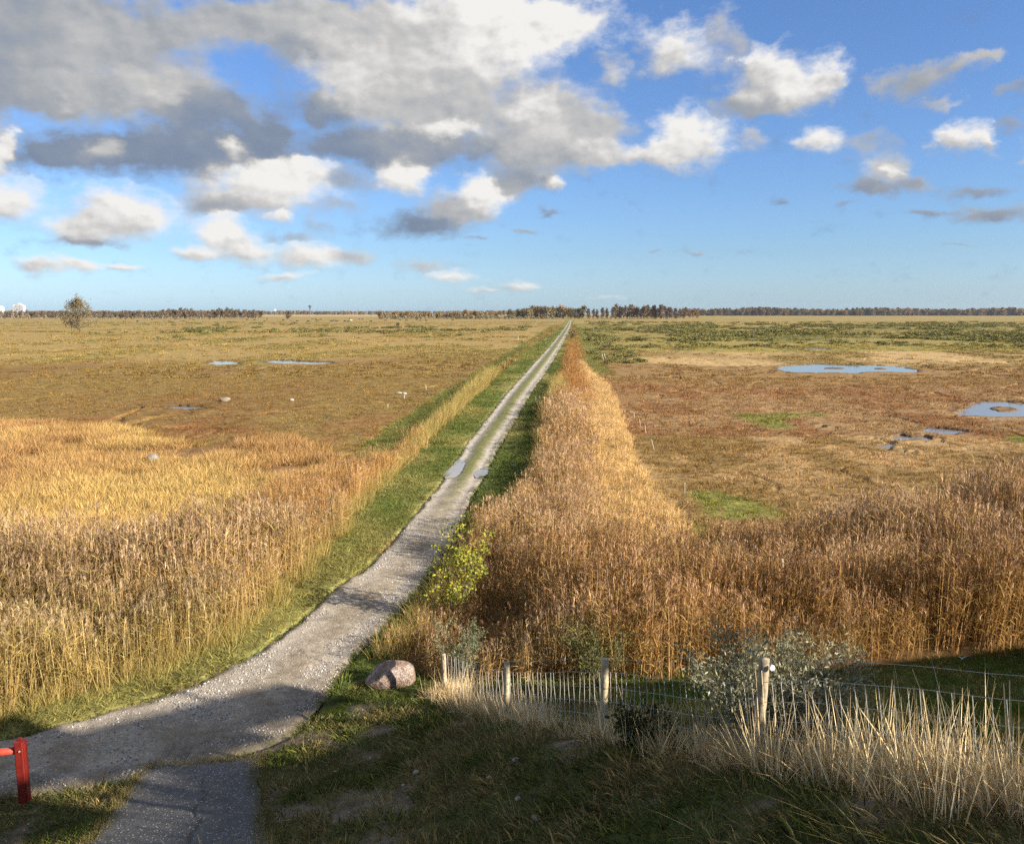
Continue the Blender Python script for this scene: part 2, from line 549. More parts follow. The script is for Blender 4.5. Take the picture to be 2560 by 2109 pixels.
cols = np.where(bank[..., None], cols * .45 + np.array((.035, .025, .015)), cols)
inr = road_dist(gx, gy)
zz = np.where(inr, mound(gx, gy) - .14, zz)
mud = pm[..., None] * np.array((.06, .04, .025))
cols = np.where(pm[..., None], mud, cols)
# plants stand on litter and soil: the sheet under them is that colour
lit = np.isin(code, (4, 6))[..., None]
cols = np.where(lit, cols * .8, cols)
nr, nc = gx.shape
idx = np.arange(nr * nc).reshape(nr, nc)
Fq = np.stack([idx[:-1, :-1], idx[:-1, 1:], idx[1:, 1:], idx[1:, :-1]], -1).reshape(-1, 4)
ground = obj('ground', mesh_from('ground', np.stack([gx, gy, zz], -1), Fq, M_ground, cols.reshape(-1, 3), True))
tag(ground, 'flat brown and golden marsh land running to the horizon, rising to a green bank in front', 'ground', kind='structure')

# ------------------------------------------------------------------ road
n_ac = 30
tt = np.linspace(0, 1, n_ac)
dL = np.linalg.norm(np.diff(roadL, axis=0), axis=1)
reps = []
for i in range(len(roadL) - 1):
    k = max(1, min(14, int(dL[i] / (.004 * max(12, roadL[i, 1])))))
    for j in range(k):
        reps.append(i + j / k)
reps.append(len(roadL) - 1)
reps = np.array(reps)
rl = np.c_[np.interp(reps, np.arange(len(roadL)), roadL[:, 0]), np.interp(reps, np.arange(len(roadL)), roadL[:, 1])]
rr_ = np.c_[np.interp(reps, np.arange(len(roadR)), roadR[:, 0]), np.interp(reps, np.arange(len(roadR)), roadR[:, 1])]
ed = (fbm(rl[:, 0] * 1.3, rl[:, 1] * 1.3, 4, 201) - .5) * .5
ed2 = (fbm(rr_[:, 0] * 1.3, rr_[:, 1] * 1.3, 4, 211) - .5) * .6
T = tt[None, :] * (1 + ed2[:, None]* .3 - ed[:, None] * .3) + ed[:, None] * .3
rx = rl[:, 0:1] * (1 - T) + rr_[:, 0:1] * T
ry = rl[:, 1:2] * (1 - T) + rr_[:, 1:2] * T
nz = fbm(rx * 1.7, ry * 1.7, 4, 221); nf = fbm(rx * 7, ry * 7, 3, 231)
u = tt[None, :] + 0 * rx
far = sstep(30, 48, ry)
wheel = np.exp(-((u - .2) / .13) ** 2) + np.exp(-((u - .8) / .13) ** 2)
mid = np.exp(-((u - .5) / .17) ** 2)
edge = sstep(.1, .0, np.minimum(u, 1 - u))
g0 = np.array((.34, .285, .215)); g1 = np.array((.23, .185, .13)); wht = np.array((.43, .385, .33)); gras = np.array((.15, .15, .05))
gr = g0 * (1 - (sstep(.35, .65, nz) * .8)[..., None]) + g1 * (sstep(.35, .65, nz) * .8)[..., None]
gr = gr * (1 - (wheel * (.35 + .5 * far))[..., None]) + wht * (wheel * (.35 + .5 * far))[..., None]
apron = sstep(.62, .8, u + (nz - .5) * .35) * sstep(19.5, 17.5, ry)
gr = gr * (1 - apron[..., None] * .85) + (np.array((.2, .16, .115)) * (.6 + .8 * nf)[..., None]) * apron[..., None] * .85
gt = np.clip(far * (mid * 1.15 * sstep(.2, .42, nz + .15) + edge * .9 * sstep(.3, .6, nf)), 0, 1)
gt = np.maximum(gt, edge * .8 * sstep(.45, .6, nf))
gr = gr * (1 - gt[..., None]) + gras * gt[..., None]
rz = mound(rx, ry) + .02 + .05 * nz * (1 - .5 * wheel) + .03 * nf * sstep(40, 15, ry) - .045 * wheel * far + gt * .03 - .1 * edge
PUD = [W(P_) for P_ in ([(917, 975), (926, 966), (938, 952), (950, 951), (953, 958), (948, 972), (940, 980), (920, 982)], [(976, 974), (985, 968), (998, 964), (1003, 966), (1000, 976), (982, 982)])]
for P_ in PUD:
    c_ = P_.mean(0); rz = np.where(inpoly(rx, ry, c_ + (P_ - c_) * 1.15), np.minimum(rz, -.02), rz)
rid = np.arange(rx.size).reshape(rx.shape)
Fr = np.stack([rid[:-1, :-1], rid[:-1, 1:], rid[1:, 1:], rid[1:, :-1]], -1).reshape(-1, 4)
road = obj('road', mesh_from('road', np.stack([rx, ry, rz], -1), Fr, M_gravel, gr.reshape(-1, 3), True))
tag(road, 'pale gravel farm track bending from the lower left and running straight to the horizon', 'track', kind='structure')


# ------------------------------------------------------------------ water
def flat_poly(name, P, z, mat, label, cat, wob=.0):
    P = np.array(P)
    if wob:
        P = resample(np.vstack([P, P[:1]]), 60)[:-1]
        c_ = P.mean(0)
        k = 1 + wob * (np.array([fbm(np.array(p[0] * 3), np.array(p[1] * 3), 3, 301) for p in P]) - .5)
        P = c_ + (P - c_) * k[:, None]
    else:
        c_ = P.mean(0); P = c_ + (P - c_) * 1.35
    o = obj(name, mesh_from(name, [(p[0], p[1], z) for p in P], [tuple(range(len(P)))], mat))
    return tag(o, label, cat, kind='structure')


pl = ['small steel blue pool at the left end of the pair on the left marsh', 'long thin pool with a grassy far bank on the left marsh',
      'wide shallow pool with mud bars on the right marsh', 'blue pool with a round brown islet at the right edge', 'thin blue pool lying below the islet pool on the right',
      'pair of joined small pools among tussocks on the right marsh', 'small broken pool nearest the reeds on the right', 'tiny isolated puddle in the middle of the right marsh',
      'faint pale strip of water beyond the wide right pool', 'hairline strip of water beside the stone on the left marsh', 'narrow pale pool at the brown edge of the golden grass',
      'tiny pool in the golden grass near the orange reeds']
for P, l_ in zip(wPONDS, pl):
    flat_poly('pond', P, -.035, M_water, l_, 'pool')
for w_, l_ in zip(PUD, ('larger pale puddle in the left wheel rut', 'smaller pale puddle in the right wheel rut')):
    c_ = w_.mean(0); flat_poly('puddle', c_ + (w_ - c_) * 1.25, .035, M_mud, l_, 'puddle', .3)

# ------------------------------------------------------------------ scattered plants
PROTO = {}


def proto_coll(name, meshes):
    c_ = bpy.data.collections.new(name)
    for m in meshes:
        c_.objects.link(bpy.data.objects.new(m.name, m))
    return c_


def scatter(name, coll, nvar, pts, scl, tint, label, cat, rot=None, kind='stuff'):
    n = len(pts)
    me = bpy.data.meshes.new(name)
    me.vertices.add(n); me.vertices.foreach_set('co', np.asarray(pts, np.float32).ravel())
    a = me.attributes.new('vid', 'INT', 'POINT'); a.data.foreach_set('value', RNG.integers(0, nvar, n).astype(np.int32))
    rt = np.zeros((n, 3), np.float32)
    rt[:, 2] = RNG.uniform(0, 6.283, n); rt[:, :2] = RNG.normal(0, .06, (n, 2))
    if rot is not None: rt = rot
    a = me.attributes.new('rot', 'FLOAT_VECTOR', 'POINT'); a.data.foreach_set('vector', rt.astype(np.float32).ravel())
    s3 = np.asarray(scl, np.float32)
    if s3.ndim == 1: s3 = np.repeat(s3[:, None], 3, 1)
    a = me.attributes.new('scl', 'FLOAT_VECTOR', 'POINT'); a.data.foreach_set('vector', s3.ravel())
    a = me.attributes.new('tint', 'FLOAT_COLOR', 'POINT')
    tc = np.ones((n, 4), np.float32); tc[:, :3] = tint
    a.data.foreach_set('color', tc.ravel())
    o = obj(name, me)
    ng = bpy.data.node_groups.new(name + '_spread', 'GeometryNodeTree')
    ng.interface.new_socket('Geometry', in_out='INPUT', socket_type='NodeSocketGeometry')
    ng.interface.new_socket('Geometry', in_out='OUTPUT', socket_type='NodeSocketGeometry')
    gi = ng.nodes.new('NodeGroupInput'); go = ng.nodes.new('NodeGroupOutput')
    ip = ng.nodes.new('GeometryNodeInstanceOnPoints'); ci = ng.nodes.new('GeometryNodeCollectionInfo')
    ci.inputs['Collection'].default_value = coll; ci.inputs['Separate Children'].default_value = True; ci.inputs['Reset Children'].default_value = True
    ip.inputs['Pick Instance'].default_value = True
    def na(nm, ty):
        q = ng.nodes.new('GeometryNodeInputNamedAttribute'); q.data_type = ty; q.inputs[0].default_value = nm
        return q.outputs[0]
    ng.links.new(gi.outputs[0], ip.inputs['Points']); ng.links.new(ci.outputs[0], ip.inputs['Instance'])
    ng.links.new(na('vid', 'INT'), ip.inputs['Instance Index'])
    e2r = ng.nodes.new('FunctionNodeEulerToRotation'); ng.links.new(na('rot', 'FLOAT_VECTOR'), e2r.inputs[0])
    ng.links.new(e2r.outputs[0], ip.inputs['Rotation']); ng.links.new(na('scl', 'FLOAT_VECTOR'), ip.inputs['Scale'])
    ng.links.new(ip.outputs[0], go.inputs[0])
    md = o.modifiers.new('spread', 'NODES'); md.node_group = ng
    return tag(o, label, cat, kind=kind)


def jgrid(x0, x1, y0, y1, sp):
    X, Y = np.meshgrid(np.arange(x0, x1, sp), np.arange(y0, y1, sp))
    X = X.ravel() + RNG.uniform(-.5, .5, X.size) * sp; Y = Y.ravel() + RNG.uniform(-.5, .5, Y.size) * sp
    return X, Y


def infrust(x, y, m=.06):
    return (np.abs(x) < (.63 + m) * y + 1.5) & (y > 3)


ru = random.uniform


def up(lean):
    a = ru(0, 6.283); l_ = abs(random.gauss(0, lean)); return (math.cos(a) * l_, math.sin(a) * l_, 1)


def reed_mesh(i, plume=.7, leafy=1.0, cnt=15):
    b = MB()
    for k in range(cnt):
        r_ = .36 * math.sqrt(random.random()); a = ru(0, 6.283)
        p = (r_ * math.cos(a), r_ * math.sin(a), 0)
        h = ru(.62, 1.12); d = np.array(up(.09 if random.random() < .86 else .42)); d /= np.linalg.norm(d)
        sc = random.choice([(.43, .31, .155), (.39, .27, .13), (.5, .37, .2), (.33, .21, .09)])
        b.ribbon(p, d, h * 2.1, .015, .05, 3, sc, taper=.55)
        for j in range(int(random.randint(4, 6) * leafy + .5)):
            z = ru(.2, .92) * h * 2.1; a2 = ru(0, 6.283)
            q = np.array(p) + d * z
            lc = random.choice([(.37, .26, .11), (.43, .32, .15), (.31, .2, .085), (.3, .26, .09), (.37, .25, .11)])
            b.ribbon(q, (math.cos(a2), math.sin(a2), ru(.9, 2.2)), ru(.3, .55), ru(.013, .024), ru(.5, 1.6), 3, lc)
        if random.random() < plume:
            q = np.array(p) + d * h * 2.04; a2 = ru(-.5, .5) + 2.6
            side = np.array((math.cos(a2), math.sin(a2), 0))
            pc = random.choice([(.37, .27, .19), (.33, .23, .15), (.44, .33, .22), (.28, .19, .13)])
            for j in range(7):
                b.ribbon(q + d * .035 * j, side * ru(.1, .45) + np.array((ru(-.18, .18), ru(-.18, .18), 1)), ru(.12, .2), ru(.015, .026), .8, 2, pc)
    return b.mesh('reed_clump', M_leaf)


def grass_mesh(nm, nb, rad, h0, h1, wd, lean, droop, cs, n=2):
    b = MB()
    for k in range(nb):
        r_ = rad * math.sqrt(random.random()); a = ru(0, 6.283)
        out = lean * (r_ / rad + .3)
        b.ribbon((r_ * math.cos(a), r_ * math.sin(a), -.02), (math.cos(a) * out + ru(-.2, .2), math.sin(a) * out + ru(-.2, .2), 1), ru(h0, h1), wd * ru(.7, 1.3), droop * ru(.4, 1.4), n, random.choice(cs))
    return b.mesh(nm, M_leaf)


one = [(1, 1, 1), (.85, .85, .85), (1.15, 1.12, 1.05), (1.3, 1.2, 1.05), (.75, .72, .7)]
C_reed = proto_coll('reed_kinds', [reed_mesh(i) for i in range(10)])
C_straw = proto_coll('straw_reed_kinds', [reed_mesh(i, .12, .55, 22) for i in range(10)])
C_short = proto_coll('turf_kinds', [grass_mesh('turf_tuft', 26, .16, .05, .2, .013, .75, .9, [(1, 1, 1), (.7, .72, .68), (1.3, 1.25, 1.1), (1.7, 1.45, 1.3), (.55, .55, .5)]) for i in range(6)])
C_verge = proto_coll('verge_kinds', [grass_mesh('verge_tuft', 34, .26, .1, .3, .017, .6, .9, one) for i in range(6)])
C_gold = proto_coll('gold_kinds', [grass_mesh('gold_tuft', 60, .3, .2, .5, .017, .35, .5, one) for i in range(6)])
C_marsh = proto_coll('marsh_kinds', [grass_mesh('marsh_tuft', 40, .34, .12, .4, .03, .45, .6, one) for i in range(6)])
C_tus = proto_coll('tussock_kinds', [grass_mesh('tussock', 60, .8, .15, .42, .09, .5, .6, one) for i in range(6)])
C_dry = proto_coll('dry_grass_kinds', [grass_mesh('dry_grass', 26, .22, .3, 1.15, .0105, .25, .6, [(1, 1, 1), (1.12, 1.1, 1.05), (.82, .78, .72), (.95, .85, .7)], 3) for i in range(6)])

C_stem = proto_coll('stem_kinds', [grass_mesh('dry_stem', 7, .16, .55, 1.1, .011, .16, .3, [(1, 1, 1), (1.1, 1.08, 1.05), (.85, .8, .72)], 3) for i in range(6)])


def low_shrub(nl, rz, sz, cs):
    b = MB()
    g = RNG.normal(size=(nl, 3)); g /= np.linalg.norm(g, axis=1)[:, None]
    rad = RNG.uniform(.55, 1, nl) ** .5
    lump = 1 + .35 * np.sin(g[:, 0] * 4 + ru(0, 6)) * np.cos(g[:, 1] * 5 + ru(0, 6))
    P = g * (rad * lump)[:, None]; P[:, 2] = np.abs(P[:, 2]) * rz
    b.leaves(P, RNG.uniform(.6, 1.4, nl) * sz, [random.choice(cs) for _ in range(nl)])
    return b.mesh('shrub_clump', M_leaf)


C_scrub = proto_coll('scrub_kinds', [low_shrub(260, .75, .16, one) for i in range(6)])


def place(pol, sp, extra=None, wk=1.0):
    P = wPOLY[pol]
    X, Y = jgrid(P[:, 0].min(), P[:, 0].max(), P[:, 1].min(), P[:, 1].max(), sp)
    wob = np.clip(Y / 40, .3, 2)
    k = inpoly(X + (fbm(X / .7, Y / .7, 3, 401) - .5) * 1.5 * wk * wob, Y + (fbm(X / .7, Y / .7, 3, 411) - .5) * 1.8 * wk * wob, P) & infrust(X, Y, .15)
    k &= ~road_dist(X, Y)
    if extra is not None: k &= extra(X, Y)
    return X[k], Y[k]


def base_z(X, Y): return mound(X, Y) - .03


# tall reeds
def reeds(pol, name, label, hgt, tintf, sp0=.40, coll=None):
    parts = []
    P = wPOLY[pol]
    for y0, y1, sp, ws in ((0, 45, sp0, 1), (45, 110, sp0 * 1.5, 1.4), (110, 260, sp0 * 3.2, 2.4), (260, 900, sp0 * 8, 5)):
        X, Y = place(pol, sp, lambda a, b: (b >= y0) & (b < y1))
        parts.append((X, Y, np.full(len(X), ws)))
    X = np.concatenate([p[0] for p in parts]); Y = np.concatenate([p[1] for p in parts]); ws = np.concatenate([p[2] for p in parts])
    gap = (fbm(X / 1.6, Y / 1.3, 3, 425) > .33) | (Y > 45)
    X, Y, ws = X[gap], Y[gap], ws[gap]
    h = hgt(X, Y) * RNG.uniform(.86, 1.1, len(X)) * (.42 + 1.12 * fbm(X / 3.2, Y / 2.4, 4, 421))
    s = np.c_[ws * (.5 + .5 * h), ws * (.5 + .5 * h), h]
    return scatter(name, coll or C_reed, 10, np.c_[X, Y, base_z(X, Y)], s, tintf(X, Y), label, 'reeds')


def mixc(a, b, t):
    t = np.clip(t, 0, 1)[:, None]; return np.array(a) * (1 - t) + np.array(b) * t


reeds('tallR', 'reed_bed', 'tall russet brown reed bed with feathery heads filling the right behind the fence',
      lambda x, y: (.79 + .2 * sstep(9, 13, x)) * (1 - .6 * sstep(30, 23, y) * sstep(1.6, -.6, x)) * (1 - .22 * sstep(27, 32, y) * sstep(72, 60, y) * sstep(5.5, 3.5, x)) ,
      lambda x, y: mixc((1.1, 1.0, .88), (.92, .76, .58), sstep(.4, .62, fbm(x / 4, y / 3, 3, 431))) * (1 + .16 * sstep(28, 40, y))[:, None])
reeds('tallL', 'reed_bed', 'tall straw coloured reed bed with mauve heads at the left beside the track',
      lambda x, y: .83 + 0 * x, lambda x, y: mixc((1.14, 1.06, .9), (.84, .79, .7), sstep(.35, .65, fbm(x / 4, y / 3, 3, 441))) * (1 - .3 * sstep(23, 19, y)[:, None]) + np.array((.8, .95, .55)) * .3 * sstep(23, 19, y)[:, None])
reeds('orgL', 'reed_bed', 'narrow orange reed strip along the ditch on the left of the track',
      lambda x, y: np.interp(y, [25, 36, 60, 90, 300], [.74, .56, .4, .33, .22]), lambda x, y: mixc((1.25, 1.06, .86), (1.08, .88, .68), fbm(x / 4, y / 4, 3, 451)) * (1 - sstep(110, 240, y)[:, None]) + np.array((.95, .88, .62)) * sstep(110, 240, y)[:, None], coll=C_straw)
reeds('redR', 'reed_bed', 'narrow reddish reed strip running along the right verge to the horizon',
      lambda x, y: np.interp(y, [48, 70, 120, 500], [.85, .5, .38, .25]), lambda x, y: mixc((.98, .7, .52), (1.1, .82, .6), fbm(x / 4, y / 8, 3, 461)) * (1 - sstep(150, 300, y)[:, None]) + np.array((.75, .72, .45)) * sstep(150, 300, y)[:, None], coll=C_straw)


def tufts(name, coll, nv, X, Y, s, gain, label, cat, zf=None, tint=None):
    c_, cd, so = zone(X, Y)
    t = c_ * gain if tint is None else tint
    n = len(X)
    t = t * RNG.uniform(.75, 1.25, (n, 1))
    z = gz(X, Y, cd) - .02
    return scatter(name, coll, nv, np.c_[X, Y, z], s, t, label, cat)


# golden grass left
X, Y = place('goldL', .36, lambda a, b: ~pond_front(a, b))
k = fbm(X / 4, Y / 5, 3, 111) < .68
tufts('golden_grass', C_gold, 6, X[k], Y[k], RNG.uniform(.8, 1.5, k.sum()) * (.7 + .9 * fbm(X[k] / 3, Y[k] / 3, 3, 471)), 1.15, 'golden sedge meadow between the left reeds and the brown marsh', 'grass')
# tan grass right
X, Y = place('tanR', .34, None, .5)
s = RNG.uniform(.8, 1.2, len(X)); tufts('tan_grass', C_straw, 10, X, Y, np.c_[s * .8, s * .8, s * .21], 1, 'pale tan tall grass behind the right reed bed, left of the post line', 'grass', tint=mixc((1.95, 1.85, 1.65), (1.35, 1.27, 1.08), fbm(X / 3, Y / 4, 3, 551)))
# verges
Xs, Ys, ss = [], [], []
for pol in ('verge', 'vergeL', 'slopeL', 'greenR'):
    for y0, y1, sp, q in ((0, 36, .2, 1), (36, 80, .36, 1.5), (80, 200, .8, 2.6), (200, 500, 2.2, 5)):
        X, Y = place(pol, sp, lambda a, b: (b >= y0) & (b < y1))
        Xs.append(X); Ys.append(Y); ss.append(np.full(len(X), q) * RNG.uniform(.6, 1.25, len(X)) * (.6 + .8 * fbm(X / 1.2, Y / 1.2, 3, 481)))
X = np.concatenate(Xs); Y = np.concatenate(Ys); s = np.concatenate(ss)
tufts('verge_grass', C_verge, 6, X, Y, np.c_[s, s, s ** .5 * .9], 1.05, 'short green grass on the verges either side of the track', 'grass')
# dry edges of the track reeds
Xs = []; Ys = []
for line, off in ((wREED_L, 0), (wREED_R, 0)):
    P = resample(line[(line[:, 1] < 130)], 2600)
    Xs.append(P[:, 0] + RNG.normal(0, .28, len(P))); Ys.append(P[:, 1] + RNG.normal(0, .3, len(P)))
X = np.concatenate(Xs); Y = np.concatenate(Ys); k = infrust(X, Y, .1) & ~road_dist(X, Y) & (RNG.random(len(X)) < np.where(X < -1.2 + 0 * X, .8, .5)); X = X[k]; Y = Y[k]
s = RNG.uniform(.35, .9, len(X)) * np.clip(Y / 45, 1, 2)
tufts('edge_grass', C_dry, 6, X, Y, s, 1, 'pale dry grass fringing the reeds along the verges', 'grass', tint=mixc((.4, .3, .11), (.32, .27, .09), RNG.random(len(X))))
# marsh
Xs, Ys, ss = [], [], []
for y0, y1, sp, q in ((30, 60, .5, 1.0), (60, 110, .85, 1.5)):
    X, Y = jgrid(-.7 * y1, .7 * y1, y0, y1, sp)
    cd = zone(X, Y)[1]
    k = infrust(X, Y, .04) & np.isin(cd, (1, 2, 3)) & ~pond_front(X, Y) & ~road_dist(X, Y) & (RNG.random(len(X)) < .35 + 1.1 * fbm(X / 3, Y / 4, 3, 491) ** 1.5)
    Xs.append(X[k]); Ys.append(Y[k]); ss.append(q * RNG.uniform(.5, 1.1, k.sum()))
X = np.concatenate(Xs); Y = np.concatenate(Ys); s = np.concatenate(ss)
tufts('marsh_plants', C_marsh, 6, X, Y, np.c_[s, s, s ** .5 * np.where(X > 0, .75, .5)], 1.05, 'low brown saltmarsh plants covering the nearer flats', 'marsh plants')
Xs, Ys, ss = [], [], []
for y0, y1, sp, q in ((110, 220, 2.2, 1.1), (220, 420, 5.0, 2.2), (420, 850, 12, 4)):
    X, Y = jgrid(-.72 * y1, .72 * y1, y0, y1, sp)
    cd = zone(X, Y)[1]
    k = infrust(X, Y, .03) & np.isin(cd, (1, 2, 3)) & ~pond_front(X, Y) & ~road_dist(X, Y) & (RNG.random(len(X)) < .15 + 1.3 * sstep(.4, .7, fbm(X / 14, Y / 30, 3, 71)))
    Xs.append(X[k]); Ys.append(Y[k]); ss.append(q * RNG.uniform(.6, 1.2, k.sum()))
X = np.concatenate(Xs); Y = np.concatenate(Ys); s = np.concatenate(ss)
tufts('tussock_grass', C_tus, 6, X, Y, np.c_[s, s, np.clip(s, 0, 1.6) * .8], .95, 'tussocky yellow grass over the far pasture', 'grass')
# scrub belts
Xs, Ys, ss = [], [], []
for (v0, v1, x0, x1, n, q) in ((667, 702, 1205, 2200, 1900, .9), (690, 750, 1222, 1345, 120, .8), (704, 716, 1250, 2200, 160, .7), (673, 684, 380, 1090, 420, .75), (662, 672, 1200, 2200, 500, .8), (684, 700, 60, 1080, 160, .6), (660, 671, 150, 700, 120, .6)):
    vv = v0 + (v1 - v0) * RNG.random(n); xx = RNG.uniform(x0, x1, n)
    yy = F_ * CAMH / (vv - HZ); X = (xx - CX) / F_ / 1.0 * yy; Y = yy
    k = sstep(.46, .6, fbm(X / 22, Y / 26, 4, 501)) > RNG.random(n)
    if x1 == 1345: k = (xx - 1222 < (vv - 682) * 1.9) & (RNG.random(n) < .9)
    Xs.append(X[k]); Ys.append(Y[k]); ss.append(q * RNG.uniform(.6, 1.5, k.sum()) * np.clip(Y[k] / 190, .8, 2.2))
X = np.concatenate(Xs); Y = np.concatenate(Ys); s = np.concatenate(ss)
scatter('willow_scrub', C_scrub, 6, np.c_[X, Y, 0 * X], np.c_[s * 1.5, s * 1.3, np.clip(s, .5, 1.5) * .95], mixc((.15, .15, .055), (.24, .215, .085), RNG.random(len(X))), 'dark green willow scrub spread in a belt across the marsh', 'scrub')
# foreground turf, pasture
Xs, Ys = [], []
X, Y = jgrid(-16, 16, 3.5, 21, .125)
c_, cd, so = zone(X, Y)
slabP = W([(170, 1760), (303, 1583), (528, 1565), (560, 1760)])
k = infrust(X, Y, .1) & np.isin(cd, (7, 9)) & ~road_dist(X, Y) & (RNG.random(len(X)) > so * .93) & ~inpoly(X, Y, slabP)
X = X[k]; Y = Y[k]; c_ = c_[k]; so = so[k]
t = mixc((.072, .092, .021), (.19, .15, .065), sstep(.4, .58, fbm(X / .7, Y / .7, 4, 511)))
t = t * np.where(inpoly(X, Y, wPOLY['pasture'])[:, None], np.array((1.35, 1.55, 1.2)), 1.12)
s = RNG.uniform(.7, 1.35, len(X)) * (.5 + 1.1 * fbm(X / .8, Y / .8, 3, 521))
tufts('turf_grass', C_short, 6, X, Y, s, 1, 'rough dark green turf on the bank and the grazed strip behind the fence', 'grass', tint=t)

Pr = resample(np.array([slabP[0], slabP[1], slabP[2], slabP[3]]), 420); Pr = Pr + RNG.normal(0, .07, Pr.shape)
tufts('slab_fringe', C_dry, 6, Pr[:, 0], Pr[:, 1], np.c_[RNG.uniform(.2, .4, (420, 2)), RNG.uniform(.1, .26, 420)], 1, 'dull dry grass fringing the edges of the concrete slab', 'grass', tint=mixc((.16, .14, .05), (.3, .24, .11), RNG.random(420)))
X, Y = jgrid(-10, 9, 4, 16, .2)
cd = zone(X, Y)[1]; k = infrust(X, Y) & (cd == 9) & ~road_dist(X, Y) & ~inpoly(X, Y, slabP) & (RNG.random(len(X)) < .1 + .45 * sstep(.5, .65, fbm(X / 1.5, Y / 1.5, 3, 561)))
tufts('rough_grass', C_dry, 6, X[k], Y[k], np.c_[RNG.uniform(.6, 1.0, (k.sum(), 2)), RNG.uniform(.07, .18, k.sum())], 1, 'scattered longer dull blades standing in the shaded turf', 'grass', tint=mixc((.12, .12, .04), (.3, .24, .11), RNG.random(k.sum())))

# ------------------------------------------------------------------ slab path
def slab():
    P = [G((170, 1760)), G((303, 1583)), G((528, 1565)), G((560, 1760))]
    nu, nv = 40, 60
    V = []; C_ = []
    for j in range(nv + 1):
        for i in range(nu + 1):
            a = P[0][:2] * (1 - i / nu) + P[3][:2] * (i / nu); b_ = P[1][:2] * (1 - i / nu) + P[2][:2] * (i / nu)
            q = a * (1 - j / nv) + b_ * (j / nv)
            e_ = (vnoise(np.array(q[0] * 5), np.array(q[1] * 5), 601) - .5) * .05 + (vnoise(np.array(q[0] * 1.6), np.array(q[1] * 1.6), 607) - .5) * .1 + (vnoise(np.array(q[0] * 17), np.array(q[1] * 17), 609) - .5) * .03
            q = q + e_
            crack = abs(i / nu - .56 - .02 * math.sin(j * .4)) < .014 and j < nv * .8
            z = float(mound(*q)) + .06 - (.012 if crack else 0) + .006 * float(vnoise(np.array(q[0] * 3), np.array(q[1] * 3), 611))
            V.append((q[0], q[1], z)); k_ = .5 if crack else 1.0
            if j > nv * .84: k_ *= 1.15
            ed_ = min(i, nu - i) / nu + .12 * float(vnoise(np.array(q[0] * 4), np.array(q[1] * 4), 613))
            moss = max(0., min(1., (.13 - ed_) / .08)) if j < nv * .97 else .5
            C_.append(tuple(c0_ * k_ * (1 - moss) + c1_ * moss for c0_, c1_ in zip((.1, .096, .09), (.055, .055, .025))))
    n = len(V)
    F = []
    for j in range(nv):
        for i in range(nu):
            a = j * (nu + 1) + i; F.append((a, a + 1, a + nu + 2, a + nu + 1))
    # sides down into the soil
    rim = [i for i in range(nu + 1)] + [j * (nu + 1) + nu for j in range(1, nv + 1)] + [nv * (nu + 1) + i for i in range(nu - 1, -1, -1)] + [j * (nu + 1) for j in range(nv - 1, 0, -1)]
    for r_ in rim:
        V.append((V[r_][0], V[r_][1], V[r_][2] - .2)); C_.append((.1, .09, .08))
    for q in range(len(rim)):
        q2 = (q + 1) % len(rim); F.append((rim[q2], rim[q], n + q, n + q2))
    m, nt = nt_new('aggregate_concrete')
    tc = N(nt, 'ShaderNodeTexCoord'); at_ = N(nt, 'ShaderNodeAttribute', attribute_name='pc')
    vo = N(nt, 'ShaderNodeTexVoronoi'); vo.inputs['Scale'].default_value = 27; vo.inputs['Randomness'].default_value = 1
    lk(nt, tc.outputs['Object'], vo.inputs['Vector'])
    n1 = noise(nt, tc.outputs['Object'], 5, 5)
    sel = math_(nt, 'GREATER_THAN', N(nt, 'ShaderNodeSeparateColor').outputs[0], .72)
    sp = sel.node.inputs[0].links[0].from_node; lk(nt, vo.outputs['Color'], sp.inputs[0])
    near_ = math_(nt, 'LESS_THAN', vo.outputs['Distance'], .34)
    ch = math_(nt, 'MULTIPLY', sel, near_)
    c0 = mulcol(nt, at_.outputs['Color'], (.7, .7, .7), 'MULTIPLY', maprange(nt, n1.outputs[0], .35, .65, 0, 1))
    c1 = mulcol(nt, c0, mulcol(nt, (.16, .15, .14), (.5, .48, .45), 'MIX', sp.outputs[1]), 'MIX', ch)
    b = N(nt, 'ShaderNodeBsdfPrincipled'); lk(nt, c1, b.inputs['Base Color']); b.inputs['Roughness'].default_value = .85
    bp = N(nt, 'ShaderNodeBump'); bp.inputs['Strength'].default_value = .5; bp.inputs['Distance'].default_value = .015
    lk(nt, vo.outputs['Distance'], bp.inputs['Height']); bp.invert = True; lk(nt, bp.outputs[0], b.inputs['Normal'])
    o = N(nt, 'ShaderNodeOutputMaterial'); lk(nt, b.outputs[0], o.inputs[0])
    return tag(obj('path', mesh_from('path', V, F, m, C_)), 'grey concrete slab path with pale pebbles leading down to the track', 'path', kind='structure')


slab()


